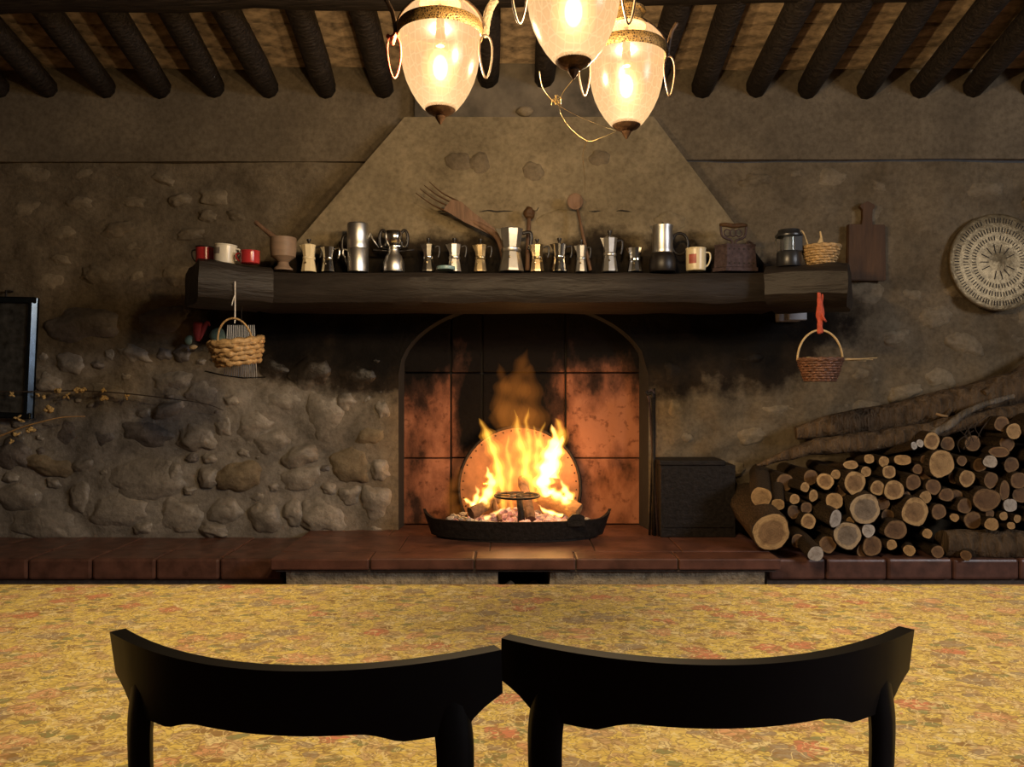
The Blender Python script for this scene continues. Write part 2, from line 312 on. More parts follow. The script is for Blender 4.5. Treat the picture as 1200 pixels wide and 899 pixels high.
def tablecloth_mat():
    """printed cotton: layered leaf shapes in mustard, orange, red and green with pale veins and brown outlines"""
    m, nt, b = new_mat('leaf_print_cotton')
    tc = node(nt, 'ShaderNodeTexCoord')
    sepc = node(nt, 'ShaderNodeSeparateXYZ'); nt.links.new(tc.outputs['Object'], sepc.inputs[0])
    def lk(a_, b_): nt.links.new(a_, b_)
    def nse(scale, detail, distort=0.0, stretch=(1, 1, 1), loc=(0, 0, 0), rot=0.0):
        mp = node(nt, 'ShaderNodeMapping'); mp.inputs['Scale'].default_value = stretch; mp.inputs['Location'].default_value = loc; mp.inputs['Rotation'].default_value = (0, 0, rot)
        lk(tc.outputs['Object'], mp.inputs[0]); n_ = node(nt, 'ShaderNodeTexNoise', Scale=scale, Detail=detail, Distortion=distort); lk(mp.outputs[0], n_.inputs['Vector']); return n_
    def mixc(fac, c1, c2):
        m_ = node(nt, 'ShaderNodeMixRGB')
        if isinstance(fac, float): m_.inputs[0].default_value = fac
        else: lk(fac, m_.inputs[0])
        for k_, c_ in ((1, c1), (2, c2)):
            if isinstance(c_, tuple): m_.inputs[k_].default_value = (*c_, 1)
            else: lk(c_, m_.inputs[k_])
        return m_.outputs[0]
    def mul(a_, v): n_ = node(nt, 'ShaderNodeMath', operation='MULTIPLY'); lk(a_, n_.inputs[0]); n_.inputs[1].default_value = v; return n_.outputs[0]
    Y1 = (0.89, 0.72, 0.20); Y2 = (0.79, 0.61, 0.20); TN = (0.70, 0.50, 0.26); OR = (0.80, 0.46, 0.24); RD = (0.74, 0.30, 0.17); GR = (0.34, 0.35, 0.15); GY = (0.45, 0.36, 0.24); BR = (0.36, 0.23, 0.09); PL = (0.92, 0.79, 0.42)
    g = ramp(nt, [(0.36, TN), (0.47, Y2), (0.58, Y1)]); lk(nse(26.0, 3.0, 0.6).outputs[0], g.inputs[0])
    col = g.outputs[0]
    def leaves(col, scale, thr, colours, stretch, rot, amount, dist=0.035, nsc=34.0):
        """scattered lobed leaf shapes with a darker rim and pale midrib, one colour each"""
        w = nse(nsc, 2.0, loc=(scale, 0, 0))
        dv = node(nt, 'ShaderNodeVectorMath', operation='SUBTRACT'); lk(w.outputs['Color'], dv.inputs[0]); dv.inputs[1].default_value = (0.5, 0.5, 0.5)
        ds = node(nt, 'ShaderNodeVectorMath', operation='SCALE'); lk(dv.outputs[0], ds.inputs[0]); ds.inputs['Scale'].default_value = dist
        av = node(nt, 'ShaderNodeVectorMath', operation='ADD'); lk(tc.outputs['Object'], av.inputs[0]); lk(ds.outputs[0], av.inputs[1])
        mp = node(nt, 'ShaderNodeMapping'); mp.inputs['Scale'].default_value = stretch; mp.inputs['Rotation'].default_value = (0, 0, rot); lk(av.outputs[0], mp.inputs[0])
        v = node(nt, 'ShaderNodeTexVoronoi', Scale=scale, feature='F1'); v.voronoi_dimensions = '2D'; lk(mp.outputs[0], v.inputs['Vector'])
        sc_ = node(nt, 'ShaderNodeSeparateColor'); lk(v.outputs['Color'], sc_.inputs[0])
        n_ = len(colours); cr = ramp(nt, [(i / n_, c_) for i, c_ in enumerate(colours)], 'CONSTANT'); lk(sc_.outputs[0], cr.inputs[0])
        mk = ramp(nt, [(thr - .03, (1, 1, 1)), (thr, (0, 0, 0))]); lk(v.outputs['Distance'], mk.inputs[0])
        on = ramp(nt, [(0.0, (1, 1, 1)), (amount, (0, 0, 0))], 'CONSTANT'); lk(sc_.outputs[1], on.inputs[0])
        fm = node(nt, 'ShaderNodeMath', operation='MULTIPLY'); lk(mk.outputs[0], fm.inputs[0]); lk(on.outputs[0], fm.inputs[1])
        rim = ramp(nt, [(thr - .16, (0, 0, 0)), (thr - .04, (0.5, 0.5, 0.5))]); lk(v.outputs['Distance'], rim.inputs[0])
        lc = mixc(rim.outputs[0], cr.outputs[0], BR)
        return mixc(fm.outputs[0], col, lc)
    col = leaves(col, 30.0, 0.46, [Y1, Y2, PL, TN, Y1], (1, 1, 1), 0.3, 0.75, 0.05)
    col = leaves(col, 22.0, 0.40, [GR, GY, Y2, GR, BR], (1.0, 1.9, 1), 0.5, 0.42, 0.03)
    col = leaves(col, 12.5, 0.42, [OR, RD, Y1, OR, Y1, GY], (1, 1.35, 1), -0.4, 0.48, 0.06)
    # scribbled stems, brown and pale
    for (sc_, loc_, c_, amt, wd, st) in ((19.0, (3, 1, 0), BR, .8, .016, (1, 1.4, 1)), (25.0, (8, 5, 0), PL, .85, .02, (1, 1, 1)), (34.0, (1, 9, 0), BR, .75, .02, (.8, 1.3, 1)), (26.0, (5, 2, 0), (0.42, 0.27, 0.12), .5, .02, (.8, 1.7, 1))):
        l_ = ramp(nt, [(0.5 - wd * 1.6, (0, 0, 0)), (0.5 - wd * .5, (1, 1, 1)), (0.5 + wd * .5, (1, 1, 1)), (0.5 + wd * 1.6, (0, 0, 0))]); lk(nse(sc_, 1.5, 1.6, st, loc_).outputs[0], l_.inputs[0])
        col = mixc(mul(l_.outputs[0], amt), col, c_)
    lk(col, b.inputs['Base Color'])
    b.inputs['Roughness'].default_value = 0.75; b.inputs['Specular IOR Level'].default_value = 0.2
    return m
M['cloth'] = tablecloth_mat()

# ------------------------------------------------------------------ mesh helpers
def obj(name, bm, mat, parent=None, smooth=False, loc=None):
    me = bpy.data.meshes.new(name); bm.normal_update(); bm.to_mesh(me); bm.free()
    if isinstance(mat, str): mat = M[mat]
    me.materials.append(mat)
    if smooth:
        me.polygons.foreach_set('use_smooth', [True] * len(me.polygons))
        if smooth == 'auto': me.set_sharp_from_angle(angle=math.radians(40))
    o = bpy.data.objects.new(name, me); COL.objects.link(o)
    if parent: o.parent = parent
    if loc is not None: o.location = loc
    return o
def thing(name, label, cat, loc=(0, 0, 0), rotz=0.0, group=None):
    o = bpy.data.objects.new(name, None); COL.objects.link(o); o.empty_display_size = 0.05
    o.location = loc; o.rotation_euler = (0, 0, rotz)
    return tag(o, label, cat, group)
def tag(o, label, cat, group=None):
    o['label'] = label; o['category'] = cat
    if group: o['group'] = group
    return o
def struct(o): o['kind'] = 'structure'; return o
def B(): return bmesh.new()
def box(bm, x0, x1, y0, y1, z0, z1, bev=0.0):
    vs = [bm.verts.new(p) for p in ((x0, y0, z0), (x1, y0, z0), (x1, y1, z0), (x0, y1, z0), (x0, y0, z1), (x1, y0, z1), (x1, y1, z1), (x0, y1, z1))]
    fs = [bm.faces.new([vs[i] for i in f]) for f in ((3, 2, 1, 0), (4, 5, 6, 7), (0, 1, 5, 4), (1, 2, 6, 5), (2, 3, 7, 6), (3, 0, 4, 7))]
    if bev:
        es = set(e for f in fs for e in f.edges)
        bmesh.ops.bevel(bm, geom=list(es), offset=bev, segments=2, profile=0.5, affect='EDGES')
    return bm
def lathe(bm, prof, n=24, c=(0, 0, 0), phase=0.0, caps=True):
    rings = []
    for r, z in prof:
        rings.append([bm.verts.new((c[0] + r * math.cos(2 * PI * i / n + phase), c[1] + r * math.sin(2 * PI * i / n + phase), c[2] + z)) for i in range(n)])
    for a, b in zip(rings, rings[1:]):
        for i in range(n): bm.faces.new((a[i], a[(i + 1) % n], b[(i + 1) % n], b[i]))
    if caps:
        bm.faces.new(list(reversed(rings[0]))); bm.faces.new(rings[-1])
    return bm
def tube(bm, pts, rad, n=8, closed=False, flat=1.0, up=None):
    """tube along points; rad number or list; flat squeezes the cross-section along its second axis"""
    pts = [Vector(p) for p in pts]; k = len(pts)
    rads = rad if isinstance(rad, (list, tuple)) else [rad] * k
    rings = []; prev = None
    for i, p in enumerate(pts):
        if closed: t = (pts[(i + 1) % k] - pts[(i - 1) % k])
        else: t = (pts[min(i + 1, k - 1)] - pts[max(i - 1, 0)])
        t = t.normalized() if t.length > 1e-9 else Vector((0, 0, 1))
        if prev is None:
            ref = Vector(up) if up else (Vector((0, 0, 1)) if abs(t.z) < 0.9 else Vector((1, 0, 0)))
            u = (ref - t * ref.dot(t)).normalized()
        else:
            u = (prev - t * prev.dot(t))
            u = u.normalized() if u.length > 1e-6 else prev
        prev = u; v = t.cross(u)
        rings.append([bm.verts.new(p + (u * math.cos(2 * PI * j / n) + v * math.sin(2 * PI * j / n) * flat) * rads[i]) for j in range(n)])
    m = k if closed else k - 1
    for i in range(m):
        a, b = rings[i], rings[(i + 1) % k]
        for j in range(n): bm.faces.new((a[j], a[(j + 1) % n], b[(j + 1) % n], b[j]))
    if not closed:
        bm.faces.new(list(reversed(rings[0]))); bm.faces.new(rings[-1])
    return bm
def smooth_path(pts, n=6):
    pts = [Vector(p) for p in pts]; out = []
    for i in range(len(pts) - 1):
        p0 = pts[max(i - 1, 0)]; p1 = pts[i]; p2 = pts[i + 1]; p3 = pts[min(i + 2, len(pts) - 1)]
        for k in range(n):
            t = k / n
            out.append(0.5 * ((2 * p1) + (p2 - p0) * t + (2 * p0 - 5 * p1 + 4 * p2 - p3) * t * t + (3 * p1 - p0 - 3 * p2 + p3) * t ** 3))
    out.append(pts[-1]); return out
def prism(bm, outline, y0, y1):
    """outline in (x, z), counter-clockwise seen from -y, extruded from y0 to y1"""
    a = [bm.verts.new((x, y0, z)) for x, z in outline]; b = [bm.verts.new((x, y1, z)) for x, z in outline]
    n = len(a)
    bm.faces.new(a); bm.faces.new(list(reversed(b)))
    for i in range(n): bm.faces.new((a[(i + 1) % n], a[i], b[i], b[(i + 1) % n]))
    return bm
def jitter(bm, amt, freq=6.0, seed=0.0):
    for v in bm.verts:
        v.co += mnoise.noise_vector(v.co * freq + Vector((seed, seed * 1.7, -seed))) * amt
    return bm
def subdiv_box(bm, x0, x1, y0, y1, z0, z1, nx, ny=4, nz=3, bev=0.02, amt=0.0, freq=5.0, seed=0.0):
    box(bm, x0, x1, y0, y1, z0, z1)
    for axis, cuts, lo, hi in ((0, nx, x0, x1), (1, ny, y0, y1), (2, nz, z0, z1)):
        for i in range(1, cuts):
            co = [0, 0, 0]; co[axis] = lo + (hi - lo) * i / cuts; no = [0, 0, 0]; no[axis] = 1
            bmesh.ops.bisect_plane(bm, geom=bm.verts[:] + bm.edges[:] + bm.faces[:], plane_co=co, plane_no=no)
    if bev:
        cx, cy, cz = (x0 + x1) / 2, (y0 + y1) / 2, (z0 + z1) / 2
        for v in bm.verts:
            ey = min(v.co.y - y0, y1 - v.co.y); ez = min(v.co.z - z0, z1 - v.co.z)
            if ey < 1e-5 and ez < 1e-5:
                v.co.y += bev * (1 if v.co.y < cy else -1); v.co.z += bev * (1 if v.co.z < cz else -1)
    if amt: jitter(bm, amt, freq, seed)
    return bm
def dup(o, parent=None):
    c = o.copy(); COL.objects.link(c)
    if parent is not None: c.parent = parent
    for ch in list(o.children): dup(ch, c)
    return c

# ------------------------------------------------------------------ room shell
YW = 3.95            # face of the fireplace wall
HZ = 0.55            # hearth top
BZ = 0.51            # bench top
XL, XR, YB = -4.7, 4.7, -3.2
LEDGE = PZ(190, YW)

bm = B(); box(bm, XL, XR, YB, YW + 0.5, -0.1, 0.0); struct(obj('floor', bm, 'floor'))

# fireplace wall: one uneven grid with an arched niche pressed into it
NX0, NX1 = -0.584, 0.702
def in_niche(x, z):
    if not (NX0 - 1e-4 <= x <= NX1 + 1e-4): return False
    if z <= 1.34: return True
    u = (x - (NX0 + NX1) / 2) / ((NX1 - NX0) / 2)
    return z <= 1.34 + 0.38 * math.sqrt(max(0, 1 - u * u))
xs = [XL + (XR - XL) * i / 380 for i in range(381)]
xs = sorted([x for x in xs if all(abs(x - q) > 0.012 for q in (NX0, NX1))] + [NX0, NX1])
ZA = 1.34
def arch_z(x):
    u = (x - (NX0 + NX1) / 2) / ((NX1 - NX0) / 2)
    return ZA + (0.38 * math.sqrt(max(0.0, 1 - u * u)) if abs(u) < 1 else 0.0)
left = [(87,427,19,13),(240,460,25,16),(367,437,27,19),(383,490,24,32),(297,497,25,19),(170,508,28,16,'stone_c'),(83,503,18,22,'stone_c'),(118,506,17,22,'stone_c'),
 (233,513,25,15),(320,517,22,15),(172,560,43,25),(282,557,28,17,'stone_b'),(353,532,20,14),(352,560,24,14),(96,583,13,19),(142,597,40,19),(27,583,27,17),(320,432,20,13),
 (160,415,22,10),(207,446,28,12),(50,612,38,20),(212,607,27,22),(380,605,32,19),(312,606,19,17),(265,600,20,15),(60,545,30,12,'stone_b'),(20,530,22,18,'stone_c'),(330,470,24,11),
 (415,545,26,20,'stone_b'),(435,510,22,11,'stone_b'),(423,440,22,13),(440,590,17,22),(405,470,15,12),(130,460,24,12),(245,560,12,12),(205,555,10,14),(60,450,20,12),(450,480,10,12),(345,600,12,16),(100,545,16,9),
 (100,378,38,20,'stone_c'),(190,375,28,15,'stone_c'),(265,500,12,14),(200,480,22,9),(275,470,12,8),(410,580,14,12),(250,620,18,9),(170,618,14,9),(445,550,12,14)]
right = [(1130,403,27,15,'stone_b'),(1100,442,25,13,'stone_b'),(1097,370,21,14),(1153,438,24,12,'stone_b'),(1190,400,17,12,'stone_b'),(840,442,28,13,'stone_b'),(897,447,20,15),(947,483,30,14),
 (843,475,20,10,'stone_b'),(837,523,15,10,'stone_b'),(787,437,14,17),(790,478,13,15),(905,480,20,10),(1010,480,26,13),(1060,460,22,11),(1010,440,22,10,'stone_c'),(880,510,20,11),(800,510,14,12),(1065,345,18,10),(1120,340,16,10),
 (1180,470,22,14,'stone_b'),(985,470,16,10),(860,550,16,10),(880,420,18,8,'stone_c'),(1045,395,20,10,'stone_c')]
# the upper wall: stones mostly plastered over, only their crowns show
placed = []
for _ in range(1500):
    px = random.uniform(-160, 1360); py = random.uniform(203, 410)
    if 215 < px < 1010 and py > 225 and not (px < 300 and py < 280) and not (px > 950 and py < 245): continue
    if 330 <= px <= 870: continue
    if px < 330 and px > 215 and py > 300: continue
    if py > 335 and 0 < px < 215 and any(math.hypot(px - s[0], (py - s[1])) < s[2] + 20 for s in left): continue
    if -80 < px < 55 and py > 335: continue
    if px > 1000 and any(math.hypot(px - s[0], py - s[1]) < s[2] + 18 for s in right): continue
    rx = random.uniform(12, 30); ry = rx * random.uniform(.4, .65)
    if any(abs(px - a) < (rx + c) * 1.12 and abs(py - b) < (ry + d) * 1.15 for a, b, c, d in placed): continue
    placed.append((px, py, rx, ry))
placed = placed[:95]
STN = [(s[0], s[1], s[2] * 1.10, s[3] * 1.10, random.uniform(.050, .068), s[4] if len(s) > 4 else 'stone_a', .024) for s in left]
STN += [(s[0], s[1], s[2], s[3], random.uniform(.034, .046), 'stone_b', .018) for s in right]
STN += [(a, b, c, d, random.uniform(.028, .038), random.choice(['stone_b', 'stone_b', 'stone_b', 'plaster']), .012) for a, b, c, d in placed]
for _ in range(22):       # low wall outside the picture, to either side
    STN.append((random.choice([random.uniform(-220, -15), random.uniform(1215, 1400)]), random.uniform(400, 610), random.uniform(18, 34), random.uniform(12, 20), .05, None, .03))
ok = 0
for _ in range(900):      # small filler stones between the large ones of the low left wall
    px, py = random.uniform(-10, 452), random.uniform(415, 622); rx = random.uniform(7, 13); ry = rx * random.uniform(.6, .9)
    if any(abs(px - q_[0]) < (rx + q_[2]) * .86 and abs(py - q_[1]) < (ry + q_[3]) * .86 for q_ in STN): continue
    STN.append((px, py, rx, ry, random.uniform(.034, .046), random.choice(['stone_a', 'stone_a', 'stone_c']), .016)); ok += 1
    if ok > 60: break
def bulge(x, z):
    """mortar is drawn up round every stone"""
    px = 600 + x / YW * F; py = 449.5 - (z - CZ) / YW * F; h = 0.0
    for (a, b, rx, ry, dp, m_, bh) in STN:
        dx = (px - a) / (rx * 1.45)
        if abs(dx) > 1: continue
        dy = (py - b) / (ry * 1.55)
        r2 = dx * dx + dy * dy
        if r2 < 1: h = max(h, bh * (1 - r2) ** 0.75 if r2 > .0 else bh)
    return h
NR0, NR1 = 56, 50
bm = B(); grid = []
rowdef = [('lo', j / NR0) for j in range(NR0 + 1)] + [('hi', j / NR1) for j in range(NR1 + 1)]
for part, f in rowdef:
    row = []
    for x in xs:
        za = arch_z(x)
        z = za * f if part == 'lo' else za + 0.003 + (LEDGE - za - 0.003) * f
        inside = NX0 < x < NX1 and part == 'lo' and f > 0.02
        if inside: y = YW + 0.17
        else:
            p = Vector((x, 0, z))
            y = YW - 0.022 * mnoise.noise(p * 2.1) - 0.010 * mnoise.noise(p * 6.0) - 0.004 * mnoise.noise(p * 17.0) - bulge(x, z)
            if z < 1.75 and abs(x) > 0.75: y -= 0.009 * mnoise.noise(p * 9.0) + 0.006 * mnoise.noise(p * 21.0)
            if min(abs(x - NX0), abs(x - NX1)) < 0.02 and z < 1.4: y = YW
        row.append(bm.verts.new((x, y, z)))
    grid.append(row)
for a, b in zip(grid, grid[1:]):
    for i in range(len(xs) - 1): bm.faces.new((a[i], a[i + 1], b[i + 1], b[i]))
wall = struct(obj('wall_back', bm, 'plaster', smooth='auto'))
M['soot'] = plain('soot_black', (0.012, 0.010, 0.009), 0.9, bump=0.4, scale=12)
wall.data.materials.append(M['soot'])
for pl_ in wall.data.polygons:
    if any(wall.data.vertices[v].co.y > YW + 0.12 for v in pl_.vertices): pl_.material_index = 1

# upper plaster band above the ledge
bm = B(); g = []
nxb, nzb = 120, 16
for j in range(nzb + 1):
    z = LEDGE + (3.0 - LEDGE) * j / nzb; row = []
    for i in range(nxb + 1):
        x = XL + (XR - XL) * i / nxb; p = Vector((x, 3, z))
        tilt = 0.012 * x / 4
        row.append(bm.verts.new((x, YW - 0.03 - 0.012 * mnoise.noise(p * 1.8) - 0.005 * mnoise.noise(p * 7), z + (tilt if j == 0 else 0))))
    g.append(row)
for a, b in zip(g, g[1:]):
    for i in range(nxb): bm.faces.new((a[i], a[i + 1], b[i + 1], b[i]))
bot = [bm.verts.new((v.co.x, YW + 0.05, v.co.z)) for v in g[0]]
for i in range(nxb): bm.faces.new((bot[i], bot[i + 1], g[0][i + 1], g[0][i]))
obj('plaster_band', bm, 'band', wall, smooth='auto')

# stones showing in the wall
stone_meshes = []
for k in range(14):
    bm = B(); bmesh.ops.create_icosphere(bm, subdivisions=4, radius=1.0)
    sd = k * 7.3
    for v in bm.verts:
        p = v.co.copy()
        ang = math.atan2(p.z, p.x)
        pr = max(abs(p.x) ** 2.6 + abs(p.z) ** 2.6, 1e-6) ** (1 / 2.6); pl = max(math.hypot(p.x, p.z), 1e-6)
        s = (pl / pr) ** 0.8 * (1 + 0.30 * mnoise.noise(Vector((math.cos(ang) * 1.4 + sd, math.sin(ang) * 1.4, sd))))
        q = Vector((p.x * s, p.y, p.z * s))
        q += mnoise.noise_vector(q * 1.5 + Vector((sd, 0, 0))) * 0.13 + mnoise.noise_vector(q * 3.8 + Vector((0, sd, 0))) * 0.065
        v.co = q
    me = bpy.data.meshes.new('stone'); bm.to_mesh(me); bm.free()
    me.polygons.foreach_set('use_smooth', [True] * len(me.polygons))
    stone_meshes.append(me)
stone_n = [0]
def stone(px, py, rx, ry, depth=0.05, mat=None, rot=None):
    me = stone_meshes[stone_n[0] % len(stone_meshes)]; stone_n[0] += 1
    o = bpy.data.objects.new('stone', me); COL.objects.link(o); o.parent = wall
    o.location = P(px, py, YW); o.location.y += 0.015
    k = YW / F
    o.scale = (rx * k, depth, ry * k)
    o.rotation_euler = (random.uniform(-.15, .15), rot if rot is not None else random.uniform(-.35, .35), 0)
    if len(me.materials) == 0: me.materials.append(M['stone_a'])
    o.material_slots[0].link = 'OBJECT'
    o.material_slots[0].material = M[mat or random.choice(['stone_a', 'stone_a', 'stone_b'])]
for (a, b, c, d, dp, m_, bh) in STN: stone(a, b, c, d, dp, m_)

# side and front walls
bm = B(); box(bm, XL - 0.1, XL, YB, YW + 0.3, 0, 5.2); struct(obj('wall_left', bm, 'wall_in'))
WY0, WY1, WZ0, WZ1 = -1.3, 0.3, 1.95, 3.1      # window opening in the right wall
bm = B()
box(bm, XR, XR + 0.3, YB, WY0, 0, 5.2); box(bm, XR, XR + 0.3, WY1, YW + 0.3, 0, 5.2)
box(bm, XR, XR + 0.3, WY0, WY1, 0, WZ0); box(bm, XR, XR + 0.3, WY0, WY1, WZ1, 5.2)
struct(obj('wall_right', bm, 'wall_in'))
bm = B(); box(bm, XL, XR, YB - 0.1, YB, 0, 5.2); struct(obj('wall_front', bm, 'wall_in'))
bm = B(); w = 0.05
for (a, b, c, d) in ((WY0, WY1, WZ0, WZ0 + w), (WY0, WY1, WZ1 - w, WZ1), (WY0, WY0 + w, WZ0, WZ1), (WY1 - w, WY1, WZ0, WZ1), ((WY0 + WY1) / 2 - .02, (WY0 + WY1) / 2 + .02, WZ0, WZ1)):
    box(bm, XR + 0.12, XR + 0.17, a, b, c, d)
win = struct(obj('window_1', bm, 'wood'))
bm = B(); box(bm, XR + 0.14, XR + 0.146, WY0, WY1, WZ0, WZ1); obj('pane', bm, 'lglass', win)

# ceiling: sloped deck with clay tiles between rafters, rising towards the room
SL = 0.28; RZ0 = PZ(122, YW)           # rafter underside where it meets the wall
def rz(y): return RZ0 + SL * (YW - y)
bm = B()
CT = 0.13
ycap = YW + 0.3; ylow = YB
vs = [bm.verts.new(p) for p in ((XL, ylow, rz(ylow) + CT + .05), (XR, ylow, rz(ylow) + CT + .05), (XR, ycap, rz(ycap) + CT + .05), (XL, ycap, rz(ycap) + CT + .05))]
vt = [bm.verts.new(v.co + Vector((0, 0, .12))) for v in vs]
bm.faces.new(list(reversed(vs))); bm.faces.new(vt)
for i in range(4): bm.faces.new((vs[i], vs[(i + 1) % 4], vt[(i + 1) % 4], vt[i]))
ceiling = struct(obj('ceiling', bm, 'ceil_back'))
raf_px = [-125, -62, 4, 62, 128, 190, 254, 319, 383, 448, 512, 575, 638, 700, 762, 822, 885, 942, 1013, 1075, 1137, 1200, 1262, 1325]
raf_x = [PX(p, YW) for p in raf_px]
ang = math.atan(SL)
raf_meshes = []
for k in range(6):
    bm = B(); L = 3.4; pts = []; rad = []
    for i in range(15):
        t = i / 14; pts.append((0.012 * mnoise.noise(Vector((t * 3, k * 9, 0))), -t * L, 0.012 * mnoise.noise(Vector((t * 3, k * 9, 5)))))
        rad.append((0.062 + 0.006 * mnoise.noise(Vector((t * 5, k * 4, 2)))) * (0.84 if i == 0 else 1))
    tube(bm, pts, rad, n=10, up=(0, 0, 1)); jitter(bm, 0.006, 14, k)
    me = bpy.data.meshes.new('rafter'); bm.normal_update(); bm.to_mesh(me); bm.free(); me.materials.append(M['beam'])
    me.polygons.foreach_set('use_smooth', [True] * len(me.polygons)); raf_meshes.append(me)
for i, x in enumerate(raf_x):
    o = bpy.data.objects.new('rafter', raf_meshes[i % 6]); COL.objects.link(o)
    tag(o, 'rough dark wooden rafter sloping down onto the plaster band', 'rafter', 'rafters under the ceiling')
    yq = 3.86 if 480 < raf_px[i] < 745 else YW + 0.02
    o.location = (x + random.uniform(-.01, .01), yq, RZ0 + 0.055 + SL * (YW + .02 - yq)); o.rotation_euler = (-ang, random.uniform(-.15, .15), random.uniform(-.015, .015))
# tiles seen between the rafters
tile_me = []
for k in range(3):
    bm = B(); box(bm, -0.5, 0.5, -0.5, 0.5, 0, 0.03)
    jitter(bm, 0.012, 3, k * 5.0)
    me = bpy.data.meshes.new('ceiling_tile'); bm.normal_update(); bm.to_mesh(me); bm.free(); me.materials.append(M['ceil_tile']); tile_me.append(me)
rx = sorted(raf_x)
for a, b in zip(rx, rx[1:]):
    for r in range(6):
        yc = YW - 0.06 - 0.155 * (r + .5)
        o = bpy.data.objects.new('ceiling_tile', random.choice(tile_me)); COL.objects.link(o); o.parent = ceiling
        o.location = ((a + b) / 2, yc, rz(yc) + CT + random.uniform(0, .012)); o.scale = ((b - a) - .01, .155 * random.uniform(.93, .99), 1)
        o.rotation_euler = (-ang + random.uniform(-.05, .05), random.uniform(-.02, .02), random.uniform(-.02, .02))

# cross beam under the rafters
bm = B(); subdiv_box(bm, XL, XR, -0.12, 0.12, 0.0, 0.26, 60, 3, 3, bev=0.035, amt=0.014, freq=3)
o = tag(obj('ceiling_beam', bm, 'beam', smooth=True), 'long black cross beam carrying the rafters', 'beam')
o.location = (0, 3.25, PZ(19, 3.37)); o.rotation_euler = (0, math.radians(-0.8), 0)

# ------------------------------------------------------------------ hood and flue
hood = thing('chimney_hood', 'plastered trapezoid chimney hood rising above the mantel beam', 'chimney hood', (0, YW, 1.8))
MZ = PZ(315, 3.45)                                 # mantel top
hb_y, ht_y = 3.66, 3.80; ht_z = PZ(137, ht_y)
xb0, xb1 = PX(312, hb_y), PX(908, hb_y); xt0, xt1 = PX(474, ht_y), PX(766, ht_y)
bm = B(); rows = []
nu, nv = 60, 34
for j in range(nv + 1):
    t = j / nv; row = []
    for i in range(nu + 1):
        u = i / nu
        x = (xb0 + (xt0 - xb0) * t) * (1 - u) + (xb1 + (xt1 - xb1) * t) * u
        y = hb_y + (ht_y - hb_y) * t; z = MZ - 0.01 + (ht_z - MZ + 0.01) * t
        p = Vector((x, y, z)); am = 0.014 if 0 < i < nu else 0.005
        y += am * mnoise.noise(p * 2.4) + 0.4 * am * mnoise.noise(p * 8)
        crack = abs(z - (PZ(247, 3.69) + 0.012 * mnoise.noise(Vector((x * 6, 0, 0)))))
        row.append(bm.verts.new((x, y - YW, z - 1.8)))
    rows.append(row)
for a, b in zip(rows, rows[1:]):
    for i in range(nu): bm.faces.new((a[i], a[i + 1], b[i + 1], b[i]))
for side, idx in ((0, 0), (1, nu)):
    for j in range(nv):
        p, q = rows[j][idx], rows[j + 1][idx]
        a = bm.verts.new((p.co.x, 0.03, p.co.z)); b = bm.verts.new((q.co.x, 0.03, q.co.z))
        bm.faces.new((a, p, q, b) if side == 0 else (p, a, b, q))
tops = rows[-1]; bk = [bm.verts.new((v.co.x, 0.03, v.co.z)) for v in tops]
for i in range(nu): bm.faces.new((tops[i], tops[i + 1], bk[i + 1], bk[i]))
bmesh.ops.remove_doubles(bm, verts=bm.verts[:], dist=1e-5)
obj('hood_face', bm, 'hood', hood, smooth='auto')
for (px, py, rx_, ry_) in ((537, 190, 15, 11), (563, 192, 11, 13), (625, 203, 12, 13), (703, 185, 12, 10), (545, 265, 22, 9), (660, 262, 30, 14), (785, 262, 20, 12), (615, 128, 10, 5)):
    if py < 135: continue
    me = stone_meshes[stone_n[0] % 14]; stone_n[0] += 1
    o = bpy.data.objects.new('plaster_patch', me); COL.objects.link(o); o.parent = hood
    yy = hb_y + (ht_y - hb_y) * ((PZ(py, 3.7) - MZ) / (ht_z - MZ))
    p = P(px, py, yy); o.location = (p.x, yy - YW + 0.004, p.z - 1.8); o.scale = (rx_ * yy / F, .014, ry_ * yy / F)
    if len(me.materials) == 0: me.materials.append(M['stone_a'])
    o.material_slots[0].link = 'OBJECT'; o.material_slots[0].material = M['plaster' if py < 220 else 'hood']
# hairline crack across the hood: a thin dark gap line
for (pa, pb) in ((556, 606), (690, 705), (722, 741), (512, 530)):
    bm = B(); pts = []
    for i in range(14):
        px = pa + (pb - pa) * i / 13; yy = hb_y + (ht_y - hb_y) * ((PZ(247, 3.69) - MZ) / (ht_z - MZ))
        p = P(px, 247.5 + 1.8 * mnoise.noise(Vector((px * .09, 2, 1))), yy); pts.append((p.x, yy - YW + .002 + 0.004 * mnoise.noise(Vector((i * .7, 8, pa))), p.z - 1.8))
    tube(bm, pts, [0.0045 * math.sin(PI * (i + .3) / 13.6) for i in range(14)], n=5); obj('crack', bm, 'iron', hood)
# flue above the hood
bm = B(); subdiv_box(bm, PX(487, 3.84), PX(735, 3.84), 3.84 - YW, 0.05, ht_z - 1.82, 1.3, 10, 2, 10, bev=0.0, amt=0.012, freq=4)
M['flue'] = plain('smoked_plaster', (0.11, 0.09, 0.065), 0.85, bump=0.6, scale=6, var=0.6)
obj('flue', bm, 'flue', hood, smooth='auto')
bm = B(); p = P(615, 128, 3.80); bmesh.ops.create_icosphere(bm, subdivisions=2, radius=1)
for v in bm.verts: v.co = Vector((v.co.x * .045, v.co.y * .03, v.co.z * .025)) + Vector((p.x, -0.12, p.z - 1.8))
jitter(bm, .01, 30, 3); obj('mortar_lump', bm, 'stone_b', hood, smooth=True)

